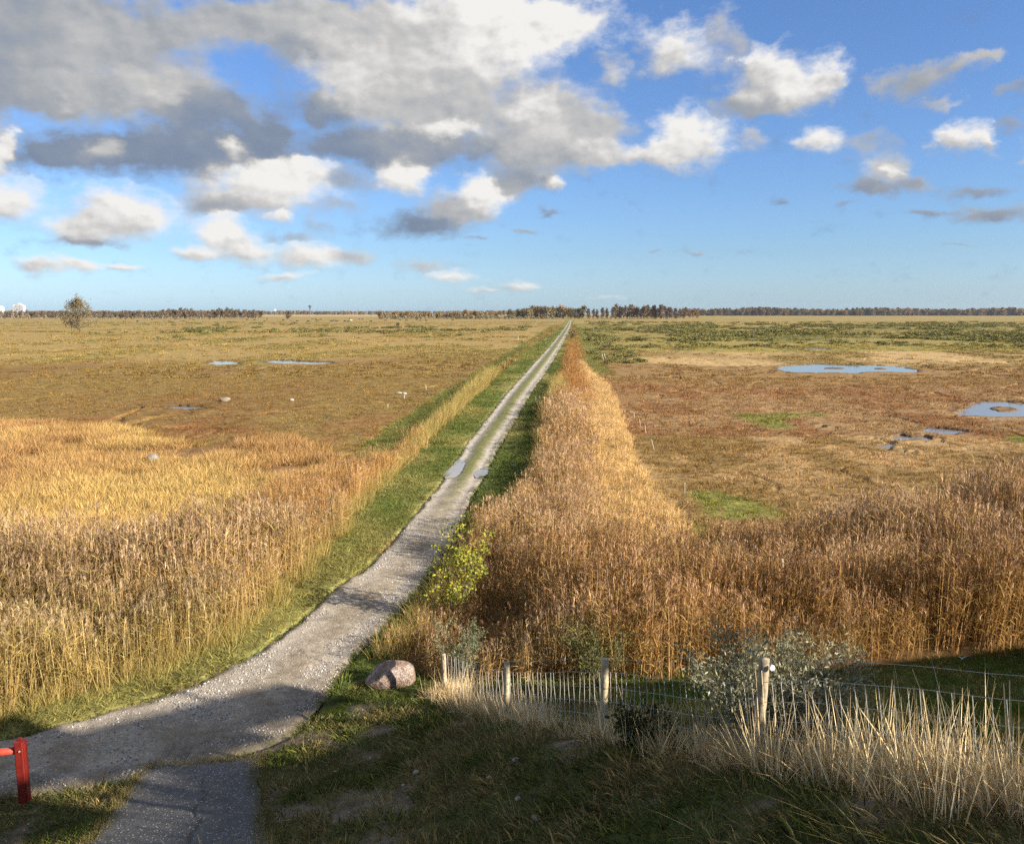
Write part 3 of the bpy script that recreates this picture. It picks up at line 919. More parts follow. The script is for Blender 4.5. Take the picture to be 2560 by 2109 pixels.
# ------------------------------------------------------------------ gravel stones
def stone_mesh(nm, seed, sub=1, sq=(1, .75, .55), amp=.25, col=(1, 1, 1), mat=None, cuts=()):
    bm = bmesh.new(); bmesh.ops.create_icosphere(bm, subdivisions=sub, radius=1)
    g = np.random.default_rng(seed); o3 = g.uniform(-5, 5, 3)
    for v in bm.verts:
        p = v.co
        k_ = 1 + amp * (2 * float(vnoise(np.array(p.x * 1.1 + o3[0] + p.z), np.array(p.y * 1.1 + o3[1] - p.z * .7), seed)) - 1)
        v.co = Vector((p.x * sq[0] * k_, p.y * sq[1] * k_, p.z * sq[2] * k_))
    for nx, ny, nz_, dd in cuts:
        nn = Vector((nx, ny, nz_)).normalized()
        for v in bm.verts:
            e_ = v.co.dot(nn) - dd
            if e_ > 0: v.co -= nn * e_ * .93
    me = bpy.data.meshes.new(nm); bm.to_mesh(me); bm.free()
    a = me.color_attributes.new('pc', 'FLOAT_COLOR', 'POINT')
    a.data.foreach_set('color', np.tile(np.array(col + (1,), np.float32), len(me.vertices)))
    me.materials.append(mat or M_leafstone)
    return me


M_leafstone = leaf_mat('pebbles', .0, True, .7)
C_st = proto_coll('pebble_kinds', [stone_mesh('pebble', i, 1) for i in range(5)])
X, Y = jgrid(-16, 2, 12, 34, .062)
k = inpoly(X, Y, np.vstack([roadL * .92 + roadR * .08, (roadL * .07 + roadR * .93)[::-1]])) & infrust(X, Y, .05) & (RNG.random(len(X)) < .12 + 1.5 * sstep(.4, .62, fbm(X / 1.1, Y / .7, 4, 225)) * np.clip((25 - Y) / 7, .25, 1))
X2, Y2 = jgrid(-8, 6, 6, 17, .16)
so2 = zone(X2, Y2)[2]; k2 = infrust(X2, Y2) & (RNG.random(len(X2)) < so2 * .18) & ~inpoly(X2, Y2, slabP)
Xp = np.r_[X[k], X2[k2]]; Yp = np.r_[Y[k], Y2[k2]]
zp = np.r_[mound(X[k], Y[k]) + .045, gz(X2[k2], Y2[k2]) + .0]
n = len(Xp)
g_ = RNG.uniform(.1, .42, n)[:, None]
scatter('gravel', C_st, 5, np.c_[Xp, Yp, zp], RNG.uniform(.010, .032, n) * RNG.uniform(.7, 1.3, n), g_ * np.array((1, .94, .86)), 'loose pale gravel stones lying on the near bend of the track', 'gravel', rot=RNG.uniform(0, 6, (n, 3)))


# ------------------------------------------------------------------ boulders and stones
def boulder(name, v, size, sq, seed, col, label, cat='boulder', rz=0, sub=3, amp=.2, sink=.3, grp=None, mat=None, tilt=0, cuts=()):
    p = G(v)
    me = stone_mesh(name, seed, sub, sq, amp, col, mat or M_stone, cuts)
    o = obj(name, me); o.scale = (size,) * 3; o.location = (p[0], p[1], float(gz(np.array([p[0]]), np.array([p[1]]))[0]) + size * sq[2] * (1 - sink)); o.rotation_euler = (0, tilt, rz)
    return tag(o, label, cat, grp)


M_granite = solid_mat('pink_granite', (.24, .16, .115), .9, 16, .75, 1.0, col2=(.29, .235, .2), dist=.05, detail=9)
boulder('boulder', (806, 1408), .62, (1, .65, .56), 5, (.4, .25, .2), 'large pink granite boulder lying in the grass beside the track', rz=.2, mat=M_granite, sink=.32, amp=.16, sub=4, cuts=((-.62, -.1, 1, .34), (1, -.15, .12, .82), (0, -1, .5, .48), (-1, -.3, .55, .72), (.2, -1, -.1, .52), (.3, 1, .3, .5)))
boulder('boulder', (316, 958), .46, (.75, .7, .72), 11, (.22, .205, .175), 'pale grey boulder standing in the golden grass on the left', sink=.2)
boulder('stone', (464, 828), .5, (1, .7, .55), 12, (.22, .18, .13), 'brown stone beside a thin pool on the left marsh', 'stone', sink=.3)
boulder('stone', (600, 826), .24, (1, .7, .6), 13, (.36, .34, .3), 'small white stone alone on the left marsh', 'stone', sink=.2)
boulder('stone', (821, 812), .3, (1.2, .8, .4), 14, (.34, .3, .24), 'flat pale stone beside the white capped stake on the left marsh', 'stone', sink=.2)
FS = [((1061, 1572), .055, 'white stone on the turf below the second fence post from the left'), ((856, 1595), .06, 'biggest pale stone among the bare patches of the bank'),
      ((1005, 1607), .04, 'small white stone on the turf, above the mossy hollow'), ((830, 1618), .035, 'small pale stone just below the biggest one on the bank'),
      ((1066, 1650), .045, 'white stone beside a dark hollow in the turf'), ((762, 1562), .03, 'small white stone uphill of the slab corner on the bank'),
      ((1102, 1690), .05, 'flat pale stone low on the green turf in front'), ((690, 1590), .03, 'pale stone on bare soil nearest the concrete slab')]
for i, (v, s, lb) in enumerate(FS):
    boulder('stone', v, s, (1, .8, .6), 20 + i, (.36, .33, .28), lb, 'stone', sub=2, sink=-.1, rz=i)


# ------------------------------------------------------------------ fence on the bank
FP = [(-1.5, 17.3), (-.1, 14.5), (1.37, 11.6), (2.8, 8.75), (4.2, 5.9)]
FT = [(912, 1345), (1043, 1362), (1245, 1355), (1573, 1355)]
fence = empty('wire_fence', (0.6, 13.1, 1.6))
tag(fence, 'sheep wire fence on wooden posts climbing the bank through dry grass', 'fence')
fo = Vector(fence.location)


def loc_(p): return (p[0] - fo.x, p[1] - fo.y, p[2] - fo.z)


for i, (px, py) in enumerate(FP):
    if i < 4:
        d = ray(FT[i]); t_ = py / d[1]; top = CAMH + d[2] * t_; px = d[0] * t_
        FP[i] = (px, py)
    else:
        top = float(mound(px, py)) + 1.2
    b = MB(); zb = float(mound(px, py)) - .2; r0 = .055 if i in (0, 1) else .06
    lean = (.02, -.01, -.01, -.045, 0)[i]
    pts = []
    for j in range(9):
        q = j / 8
        pts.append(loc_((px - lean * (q - 1), py + .008 * math.sin(j * 1.7), zb + (top - zb) * q)))
    b.tube(pts, [r0 * (1.08 - .12 * j / 8 + .03 * math.sin(j * 2.1 + i)) for j in range(9)] , 9, (.40, .32, .2) if i < 3 else (.3, .24, .16))
    po = b.build('post', M_wood, fence, True)
    if i == 3: po['label'] = 'greyer post split at its top'
    if i < 3: pass
b = MB()
HWZ = [.12, .3, .5, .72, .95]
line = np.array([(p[0], p[1]) for p in FP] + [(5.2, 3.9)])
dd_ = np.r_[0, np.cumsum(np.linalg.norm(np.diff(line, axis=0), axis=1))]


def fpt(s, h):
    x = np.interp(s, dd_, line[:, 0]); y = np.interp(s, dd_, line[:, 1]); sag = .05 * math.sin(s * 2.0) + .03 * math.sin(s * 5)
    lean = -.16 * h
    return np.array((x + .06 + lean * .9 * (.3 + .7 * sstep(6, 10, s)), y + .05 + sag * .4, float(mound(x, y)) + h * (1 + .04 * math.sin(s * 1.3))))


for h in HWZ:
    b.tube([loc_(fpt(s, h)) for s in np.arange(0, dd_[-1], .15)], .0028, 4, cap=False)
b.build('line_wires', M_wire, fence)
b = MB()
for s in np.arange(.05, dd_[-1], .15):
    j = random.gauss(0, .012)
    b.tube([loc_(fpt(s + j * (h > .5) * 2, h)) for h in HWZ], .0042, 4, cap=False)
b.build('wire_mesh', M_wire, fence)
b = MB()
b.tube([loc_(fpt(s, 1.16) + np.array((.0, 0, .0))) for s in np.arange(3.2, dd_[-1], .3)], .0022, 4, cap=False)
b.build('top_wire', M_wire, fence)
b = MB()
q3 = FP[3]; d = ray((1588, 1372)); t_ = (q3[1] - .06) / d[1]; pI = d * t_ + np.array([0, 0, CAMH])
b.tube([loc_(pI + np.array((0, .0, -.0))), loc_(pI + np.array((.0, -.03, .0)))], .03, 10, (.8, .8, .78))
b.build('insulator', M_plain, fence)

# dry grass along the fence
for (n, h0, h1, sg, of, dn, cl) in ((2600, .28, .55, .24, .1, (.5, .4, .35, .6, 1, 1), .42), (700, .75, 1.15, .3, .12, (.5, .35, .35, .55, .9, 1), .5)):
    s_ = RNG.uniform(-.6, dd_[-1] + .5, n)
    nn_ = RNG.normal(of, sg, n)
    X = np.interp(s_, dd_, line[:, 0]) + nn_ * .897 + RNG.normal(0, .05, n); Y = np.interp(s_, dd_, line[:, 1]) + nn_ * .442 + RNG.normal(0, .05, n)
    h = RNG.uniform(h0, h1, n) * np.interp(s_, [0, 3, 7, 9, 12], [.62, .66, .7, .95, 1.0]) * (.7 + .6 * fbm(X * 1.3, Y * 1.3, 3, 531))
    dens = np.interp(s_, [0, 2, 6.5, 8, 10, 12], dn)
    k = RNG.random(n) < dens * sstep(cl - .1, cl + .14, fbm(X * .9, Y * .9, 3, 541)) * 1.3
    X, Y, h = X[k], Y[k], h[k]
    tufts('dry_grass', C_dry if h1 < .7 else C_stem, 6, X, Y, np.c_[h ** .5, h ** .5, h], 1, 'matted short straw grass at the foot of the wire fence' if h1 < .7 else 'sparse tall pale straw stems growing through the wire fence', 'grass', tint=mixc((.82, .66, .4), (.58, .44, .23), RNG.random(len(X))))
# thicker straws at the right end
b = MB()
for i in range(45):
    s = ru(9.6, dd_[-1]); p = fpt(s, 0) + np.array((random.gauss(.1, .22), random.gauss(0.05, .2), -.05))
    p[2] = float(mound(p[0], p[1])) - .03
    hh = ru(.7, 1.25)
    b.ribbon(p, (random.gauss(-.12, .16), random.gauss(0, .1), 1), hh, .014, ru(0, .25), 3, random.choice([(.5, .41, .24), (.45, .36, .2), (.38, .31, .18)]), taper=.5)
tag(b.build('dead_stems', leaf_mat('dead_stem', .1, False, .4)), 'thick dead straw stems leaning at the right end of the fence', 'dead stems', kind='stuff')


# ------------------------------------------------------------------ bushes near the camera
def bush(name, v, hgt, wid, nst, leaf_n, leaf_s, cols, bark, label, cat='bush', stems_up=1.0, asp=2.2, loc=None, seed=1, spread=.28):
    p = G(v) if loc is None else np.array((loc[0], loc[1], float(mound(*loc))))
    random.seed(seed)
    root = empty(name, tuple(p)); tag(root, label, cat)
    bs = MB(); tips = []
    for i in range(nst):
        a = ru(0, 6.283); rr0 = ru(0, .12) * wid
        q = np.array((rr0 * math.cos(a), rr0 * math.sin(a), -.05)); d = np.array((math.cos(a) * ru(.1, .8) * wid / hgt, math.sin(a) * ru(.1, .8) * wid / hgt, 1)); d /= np.linalg.norm(d)
        L = hgt * ru(.65, 1.05); pts = [q]
        for j in range(6):
            d = d + np.array((random.gauss(0, .1), random.gauss(0, .1), .04)); d /= np.linalg.norm(d); q = q + d * L / 6; pts.append(q)
            if j >= 1:
                for m_ in range(2):
                    dd = d + np.array([random.gauss(0, .6) for _ in range(3)]); dd /= np.linalg.norm(dd); l2 = L * ru(.12, .3)
                    pts2 = [q, q + dd * l2 * .5 + np.array((0, 0, .02)), q + dd * l2 + np.array((0, 0, .03))]
                    bs.tube(pts2, [.006, .004, .002], 3, bark, False)
                    tips += [(pts2[1], dd), (pts2[2], dd), (pts2[2], dd)]
                tips.append((q, d))
        bs.tube(pts, [.016 * (1 - .13 * j) for j in range(7)], 5, bark, False)
    bs.build('branches', M_bark, root)
    bl = MB()
    for i in range(leaf_n):
        q, d = random.choice(tips)
        q = q + np.array([random.gauss(0, spread * .35) for _ in range(3)]) * wid * .5
        if q[2] < .02: q[2] = ru(.02, .1)
        u = d * .8 + np.array([random.gauss(0, .7) for _ in range(3)]); u /= np.linalg.norm(u)
        v_ = np.cross(u, [random.gauss(0, 1) for _ in range(3)]); v_ /= np.linalg.norm(v_); sz = leaf_s * ru(.6, 1.3)
        bl.add([q, q + u * sz * .5 * asp * .5 + v_ * sz * .5, q + u * sz * asp * .5 * 1.0 * 2 * .5, q + u * sz * .5 * asp * .5 - v_ * sz * .5], [(0, 1, 2, 3)], random.choice(cols))
    bl.build('foliage', M_tree, root)
    return root


bush('willow_bush', (934, 1275), 2.3, 1.3, 10, 2100, .07, [(.42, .38, .05), (.34, .33, .05), (.5, .44, .08), (.2, .24, .04), (.25, .28, .05)], (.2, .16, .11),
     'small young willow with yellow green leaves at the edge of the track', 'bush', seed=3, asp=2.0, spread=.3)
bush('buckthorn_bush', None, 1.35, 1.75, 34, 20000, .018, [(.25, .235, .13), (.3, .285, .17), (.14, .135, .075), (.4, .38, .25)], (.14, .11, .08),
     'grey green sea buckthorn bush spreading around the split fence post', 'bush', loc=(3.2, 9.6), seed=5, asp=7, spread=.24)
bush('buckthorn_bush', (950, 1400), 1.35, .9, 10, 3600, .02, [(.22, .24, .14), (.28, .28, .17), (.17, .19, .09)], (.14, .11, .08),
     'small grey green bush in front of the reeds behind the leftmost fence post', 'bush', seed=6, asp=5, spread=.25)
bush('weed_bush', (1240, 1408), 1.35, 1.5, 12, 3200, .03, [(.14, .17, .05), (.18, .19, .06), (.22, .2, .08)], (.14, .11, .07),
     'green weedy bush among the reed stems behind the middle fence post', 'bush', seed=8, asp=3, spread=.35)
bush('bramble_bush', None, .55, 1.2, 8, 1500, .05, [(.05, .06, .02), (.07, .08, .025), (.09, .07, .03)], (.08, .06, .04),
     'low dark bramble growing against the fence left of the buckthorn', 'bush', loc=(1.75, 10.35), seed=9, asp=1.8, spread=.4)

# reed post
b = MB(); p = G((1604, 1262)); d = ray((1603, 1150)); t_ = p[1] / d[1]; top = CAMH + d[2] * t_
b.tube([(0, 0, -.1), (.01, 0, top * .5), (.0, .01, top * .8), (-.015, 0, top)], [.075, .07, .065, .06], 8, (.45, .38, .28))
b.tube([(.02, -.06, top * .72), (.08, -.07, top * .7)], .03, 6, (.1, .08, .06)); b.tube([(.0, -.055, top * .87), (.03, -.06, top * .83)], .025, 6, (.12, .1, .07))
tag(b.build('wooden_post', M_wood, None, True, (p[0], p[1], 0)), 'weathered wooden post rising out of the right reed bed', 'post')

# ------------------------------------------------------------------ red barrier
p = G((52, 1652)); d = ray((48, 1517)); t_ = p[1] / d[1]; top = CAMH + d[2] * t_ - p[2]
br = empty('road_barrier', tuple(p), 0); tag(br, 'red painted wooden barrier post with a round rail beside the gravel', 'barrier')
b = MB(); b.V = []
bm = bmesh.new(); bmesh.ops.create_cube(bm, size=1)
for v in bm.verts: v.co = Vector((v.co.x * .16, v.co.y * .15, (v.co.z + .5) * (top + .2) - .2))
bmesh.ops.bevel(bm, geom=[e for e in bm.edges if all(q.co.z > top * .9 for q in e.verts)], offset=.055, segments=4, affect='EDGES')
bmesh.ops.bevel(bm, geom=[e for e in bm.edges if e.calc_length() > .6], offset=.02, segments=3, affect='EDGES')
me = bpy.data.meshes.new('post'); bm.to_mesh(me); bm.free()
a = me.color_attributes.new('pc', 'FLOAT_COLOR', 'POINT'); a.data.foreach_set('color', np.tile(np.array((.2, .018, .012, 1), np.float32), len(me.vertices)))
M_red = solid_mat('red_paint', None, .45, 12, .22, .25, attr=True, spec=.4)
me.materials.append(M_red); obj('post', me, br)
b = MB(); b.tube([(.0, .01, top - .225), (-.7, .0, top - .3), (-1.6, -.03, top - .4)], [.062, .06, .06], 14, (.34, .045, .025)); b.build('rail', M_red, br, True)
b = MB(); b.tube([(.02, -.076, top - .21), (.02, -.09, top - .21)], .016, 8, (.35, .3, .26)); b.build('bolt', M_plain, br)

# ------------------------------------------------------------------ little white electric posts
WP = [((1347, 927), (1341, 906), 'white electric fence stake leaning, nearest of the line beside the tan grass'), ((1330, 894), (1327, 876), 'white electric fence stake, second nearest of the line beside the tan grass'),
      ((1318, 878), (1316, 864), 'white electric fence stake, third of the line beside the tan grass'), ((1306, 862), (1304.5, 850), 'white electric fence stake, farthest of the near line beside the tan grass'),
      ((1409, 1022), (1409, 995), 'thin white stake standing where tan grass meets the right marsh'), ((1246, 738), (1243.5, 728), 'pair of white stakes by the dark shrubs, the farther one'),
      ((1242, 741), (1239, 729), 'pair of white stakes by the dark shrubs, the nearer one'), ((1066, 700), (1066, 692), 'short white stake on the far left slope of the track'),
      ((877, 804), (876, 793), 'thin white stake on the brown marsh left of the green slope'), ((798, 842), (798, 832), 'thin straw coloured stake at the foot of the left green slope')]
for v0, v1, lb in WP:
    p = G(v0); d = ray(v1); t_ = p[1] / d[1]; q = d * t_ + np.array([0, 0, CAMH]); r_ = .014 * max(1, p[1] / 42)
    b = MB(); b.tube([(0, 0, -.1), (q[0] - p[0], 0, q[2])], r_, 6, (.55, .52, .42))
    c_ = (q[0] - p[0], 0, q[2]); b.tube([c_, (c_[0], 0, c_[2] + .05)], r_ * 1.3, 6, (.6, .58, .5))
    tag(b.build('fence_stake', M_plain, None, False, (p[0], p[1], 0)), lb, 'stake', 'white stakes along the marsh edges')
p = G((832, 822)); b = MB()
b.tube([(0, 0, 0), (0, 0, .6)], .04, 8, (.45, .42, .36)); b.tube([(0, 0, .55), (0, 0, .62), (0, 0, .7), (0, 0, .74)], [.24, .27, .18, .05], 12, (.36, .34, .3))
tag(b.build('capped_post', M_plain, None, False, (p[0], p[1], 0)), 'white round capped post standing on the left marsh', 'post')
b = MB(); p = G((1978, 1365)); b.ribbon((0, 0, .13), (.8, .4, .25), .3, .09, .3, 4, (.8, .8, .78)); b.ribbon((.02, 0, .135), (-.6, .5, .3), .1, .06, .2, 2, (.8, .8, .78))
tag(b.build('paper_scrap', M_plain, None, False, tuple(p)), 'white scrap of paper on the shaded grass by the right reeds', 'litter')


# ------------------------------------------------------------------ trees
def skeleton(h, cr, seed, levels=3, trunk_r=.2, base=.15, kids=(9, 6, 5)):
    random.seed(seed); segs = []; tips = []

    def grow(p, d, L, r, lv):
        n = 5 if lv == 0 else 3; pts = [p]; rad = [r]
        for j in range(n):
            d = d + np.array([random.gauss(0, .1 + .08 * lv) for _ in range(3)]) + np.array((0, 0, .06 if lv else 0)); d = d / np.linalg.norm(d)
            p = p + d * L / n; pts.append(p); rad.append(r * (1 - .75 * (j + 1) / n))
        segs.append((pts, rad, lv))
        if lv >= levels: tips.append((pts[-1], d)); tips.append((pts[1], d)); return
        for k in range(kids[lv]):
            t = ru(base if lv == 0 else .25, 1); i = min(int(t * n), n - 1); f = t * n - i
            q = pts[i] * (1 - f) + pts[i + 1] * f
            a = ru(0, 6.283); el = ru(-.25, .6) + .7 * t if lv == 0 else ru(-.45, .9)
            dd = np.array((math.cos(a), math.sin(a), el)); dd = dd / np.linalg.norm(dd) + d * .35; dd /= np.linalg.norm(dd)
            lim = cr * max(.25, math.sin(math.pi * (.34 + .58 * (t - base) / (1 - base)))) ** .8 * ru(.75, 1.1) if lv == 0 else L * ru(.3, .55)
            grow(q, dd, lim, max(r * (1 - .7 * t) * .55, .01), lv + 1)
    grow(np.array((0, 0, -.2)), np.array((ru(-.06, .06), ru(-.06, .06), 1)), h * .85, trunk_r, 0)
    return segs, tips


def tree_meshes(nm, h, cr, seed, nleaf, ls, cols, bark, levels=2, trunk_r=.2, base=.2, kids=(10, 6, 5), sides=5, scat=.5):
    segs, tips = skeleton(h, cr, seed, levels, trunk_r, base, kids)
    b = MB()
    for pts, rad, lv in segs: b.tube(pts, rad, sides if lv == 0 else 3, bark, False)
    tm = b.mesh(nm + '_trunk', M_bark)
    b = MB(); cen = []
    for i in range(nleaf):
        q, d = random.choice(tips); cen.append(q + np.array([random.gauss(0, scat) for _ in range(3)]))
    cen = [np.array((c[0], c[1], max(c[2], .25))) for c in cen]
    b.leaves(cen, [ls * ru(.6, 1.4) for _ in cen], [random.choice(cols) for _ in cen])
    return tm, b.mesh(nm + '_crown', M_tree)


def put_tree(name, ms, loc, sc, rz, label, cat, group=None):
    r_ = empty(name, loc, rz); r_.scale = sc if hasattr(sc, '__len__') else (sc,) * 3
    tag(r_, label, cat, group); obj('trunk', ms[0], r_); obj('crown', ms[1], r_)
    return r_


# the lone tree
p = G((165, 683.5))
ms = tree_meshes('lone', 13.5, 8.8, 21, 5200, .3, [(.2, .165, .09), (.15, .13, .07), (.23, .185, .1), (.175, .14, .085), (.13, .1, .065)], (.09, .075, .055), 3, .3, .05, (26, 6, 4), 6, .7)
put_tree('round_tree', ms, (p[0], p[1], -.1), (1.05, 1.05, 1.03), 0, 'large rounded half bare tree standing alone on the left pasture', 'tree')
p = (at(594, 1130), 1130, 0)
brown_c = [(.19, .14, .08), (.15, .115, .07), (.23, .165, .085)]
ms2 = tree_meshes('oak', 10.5, 5, 31, 600, .9, brown_c, (.09, .075, .06), 2, .3, .2, (14, 6, 4), 5, .8)
put_tree('round_tree', ms2, p, 1.0, 0, 'round dense tree standing apart at the right end of the left tree row', 'tree')
p = G((820, 677)); ms3 = tree_meshes('thin', 4.6, 1.2, 33, 130, .35, [(.09, .09, .045), (.12, .1, .05)], (.08, .07, .05), 2, .1, .2, (8, 4, 3), 4, .3)
put_tree('slender_tree', ms3, (p[0], p[1], 0), 1, 0, 'small slender dark tree on the pasture in front of the thicket', 'tree')

bc = (.3, .27, .23); dc = (.12, .1, .08)
birch = [tree_meshes('birch', 14.5, 3.4, 40 + i, 330, .9, [(0.173, 0.126, 0.083), (0.137, 0.101, 0.072), (0.202, 0.144, 0.086), (0.158, 0.133, 0.072)], (.45, .4, .34) if i % 2 else (.3, .25, .2), 2, .26, .16, (13, 5, 4), 4, .8) for i in range(6)]
oak = [tree_meshes('broad', 16, 5.5, 60 + i, 420, 1.1, [[(.27, .165, .07), (.2, .13, .065), (.32, .19, .07)], [(.2, .16, .07), (.16, .125, .06), (.24, .19, .08)], [(.15, .13, .065), (.12, .105, .055), (.2, .16, .075)]][i % 3], (.2, .17, .14), 2, .3, .06, (18, 6, 4), 4, 1.0) for i in range(6)]
tall = [tree_meshes('tallwood', 21, 4.4, 80 + i, 460, 1.25, [(0.151, 0.108, 0.072), (0.119, 0.086, 0.058), (0.180, 0.126, 0.072)], (.42, .36, .3), 2, .36, .14, (17, 6, 4), 4, 1.1) for i in range(5)]
thick = [tree_meshes('thicket', 8.5, 5.0, 100 + i, 420, 1.0, [[(.3, .185, .075), (.24, .16, .075)], [(.2, .165, .085), (.25, .2, .095)], [(.3, .215, .08), (.22, .16, .08)]][i % 3], (.13, .11, .09), 2, .16, .05, (16, 5, 4), 4, .8) for i in range(6)]
shrubm = [tree_meshes('sallow', 4, 3.4, 120 + i, 260, .7, [(.26, .23, .14), (.2, .185, .11), (.3, .25, .155)], (.13, .11, .09), 2, .1, .03, (14, 5, 3), 4, .6) for i in range(4)]
rnd = random.Random(11)


def row(name, ms, xs, d0, dj, hs, label, group, cat='tree'):
    for vx in xs:
        vx = vx + rnd.uniform(-2, 2); d = d0 + rnd.uniform(-dj, dj); k = hs(vx) * rnd.uniform(.85, 1.12)
        put_tree(name, rnd.choice(ms), (at(vx, d), d, 0), (k * rnd.uniform(.9, 1.15), k * rnd.uniform(.9, 1.15), k), rnd.uniform(0, 6), label, cat, group)


xs_l = [x for x in np.arange(-14, 332, 4.0)]
row('birch_tree', birch, [x for x in xs_l if not (140 < x < 150)], 1300, 60, lambda v: .88, 'bare brown birch in the long low tree row at the left horizon', 'birches in the left tree row')
row('birch_tree', birch, list(np.arange(332, 522, 4.2)), 1290, 50, lambda v: 1.05 + .1 * math.sin(v / 14), 'pale stemmed bare birch in the taller right half of the left tree row', 'pale birches right of the lone tree')
row('broadleaf_tree', birch[:2], [527, 533, 537], 1290, 10, lambda v: 1.0, 'dark tree of the small clump ending the left tree row', 'clump at the end of the left tree row')
row('thicket_tree', thick, list(np.arange(785, 1010, 7.5)), 1290, 25, lambda v: 1.05 + .1 * math.sin(v / 25), 'russet low tree of the autumn thicket left of the track end', 'thicket left of the track end')
row('sallow_bush', shrubm, list(np.arange(786, 1140, 9)), 1240, 10, lambda v: .9 + .25 * math.sin(v / 30), 'greyish low bush along the front of the thicket by the track end', 'grey bushes fronting the thicket', 'bush')
row('broadleaf_tree', oak, [957], 1270, 3, lambda v: 1.0, 'round tree standing above the thicket left of the track end', None)
row('broadleaf_tree', oak, list(np.arange(1012, 1080, 6.5)), 1330, 30, lambda v: np.interp(v, [1010, 1080], [.72, 1.0]), 'orange brown tree in the wood rising towards the track end', 'rising orange wood left of the track')
row('broadleaf_tree', oak, list(np.arange(1080, 1204, 5.2)), 1330, 40, lambda v: 1.2, 'dark russet tree in the tall wood at the end of the track', 'tall wood at the track end')
row('pine_tree', tall, [1212, 1221, 1230, 1240, 1248], 1290, 20, lambda v: .82, 'slim tree of the thin group just right of the track end', 'thin trees right of the track end')
row('tall_tree', tall, list(np.arange(1259, 1412, 4.4)), 1290, 45, lambda v: np.interp(v, [1258, 1320, 1410], [1.0, 1.03, .86]), 'tall bare stemmed tree in the copse right of the track', 'tall copse right of the track')
row('broadleaf_tree', oak, [1418, 1426, 1436], 1500, 30, lambda v: .95, 'darker tree at the near left end of the far right wood', 'trees ending the far right wood')
row('yellow_bush', thick, [1180, 1181.5, 1179, 1182], 330, 60, lambda v: .22, 'orange bush beside the far end of the track', 'orange bushes by the far track', 'bush')

C_wood = proto_coll('wood_kinds', [])


def wood(name, protos, n, fx, fd, fh, label):
    ms_ = []
    for tm, cm in protos:
        b_ = MB()
        for me, in ((tm,), (cm,)):
            co = np.empty(len(me.vertices) * 3, np.float32); me.vertices.foreach_get('co', co)
            cl = np.empty(len(me.vertices) * 4, np.float32); me.color_attributes['pc'].data.foreach_get('color', cl)
            o_ = len(b_.V); b_.V += [tuple(q) for q in co.reshape(-1, 3)]; b_.C += [tuple(q[:3]) for q in cl.reshape(-1, 4)]
            b_.F += [tuple(i + o_ for i in p_.vertices) for p_ in me.polygons]
        ms_.append(b_.mesh('wood_tree', M_leaf))
    cc = proto_coll(name + '_kinds', ms_)
    vx = fx(n); d = fd(n); h = fh(vx) * RNG.uniform(.86, 1.05, n)
    scatter(name, cc, len(ms_), np.c_[(vx - CX) / F_ / 1.0085 * d, d, 0 * d], np.c_[h * 1.3, h * 1.3, h], RNG.uniform(.75, 1.25, (n, 1)) * np.ones(3), label, 'wood')


wood('distant_wood', oak[:4] + tall[:2], 1500, lambda n: RNG.uniform(1402, 2230, n), lambda n: 2850 + RNG.uniform(0, 260, n), lambda v: 1.35 + .12 * np.sin(v / 40), 'long brown wood along the right horizon')
wood('distant_wood', oak[:4], 900, lambda n: RNG.uniform(-100, 1100, n), lambda n: 4300 + RNG.uniform(0, 500, n), lambda v: 1.25 + .3 * fbm(v / 60, v * 0, 2, 7), 'blue hazy wood line far behind the left pasture')


# ------------------------------------------------------------------ cattle
def skin_mesh(nm, verts, edges, radii, mat, col, sub=1):
    me = bpy.data.meshes.new(nm); me.from_pydata(verts, edges, [])
    o = bpy.data.objects.new(nm, me); COL.objects.link(o)
    o.modifiers.new('s', 'SKIN'); sb = o.modifiers.new('b', 'SUBSURF'); sb.levels = sub; sb.render_levels = sub
    for i, r_ in enumerate(radii):
        me.skin_vertices[0].data[i].radius = (r_, r_) if not hasattr(r_, '__len__') else r_
    me.skin_vertices[0].data[0].use_root = True
    dg = bpy.context.evaluated_depsgraph_get(); out = bpy.data.meshes.new_from_object(o.evaluated_get(dg))
    bpy.data.objects.remove(o); bpy.data.meshes.remove(me)
    out.name = nm; out.materials.clear(); out.materials.append(mat)
    if 'pc' not in out.color_attributes:
        a_ = out.color_attributes.new('pc', 'FLOAT_COLOR', 'POINT'); a_.data.foreach_set('color', np.tile(np.array(col + (1,), np.float32), len(out.vertices)))
    return out


def cow_mesh(nm, col, graze=True):
    v = [(-.1, 0, .98), (-.75, 0, 1.0), (.55, 0, .98), (.85, 0, 1.08)]
    r_ = [(.36, .38), (.3, .33), (.33, .36), (.2, .26)]
    e = [(0, 1), (0, 2), (2, 3)]
    if graze: v += [(1.25, 0, .72), (1.45, 0, .38), (1.58, 0, .16)]
    else: v += [(1.15, 0, 1.3), (1.4, 0, 1.32), (1.68, 0, 1.18)]
    r_ += [(.16, .19), (.15, .16), (.09, .1)]; e += [(3, 4), (4, 5), (5, 6)]
    for x, y_, dx in ((.62, .17, .03), (.62, -.17, -.05), (-.8, .17, -.1), (-.8, -.17, .02)):
        b_ = len(v); v += [(x, y_, .68), (x + dx - (.06 if x < 0 else 0), y_, .38), (x + dx, y_, .03)]; r_ += [.13, .075, .06]
        e += [(2 if x > 0 else 1, b_), (b_, b_ + 1), (b_ + 1, b_ + 2)]
    b_ = len(v); v += [(-1.08, 0, 1.0), (-1.14, 0, .5)]; r_ += [.05, .03]; e += [(1, b_), (b_, b_ + 1)]
    return skin_mesh(nm, v, e, r_, M_cow, col)


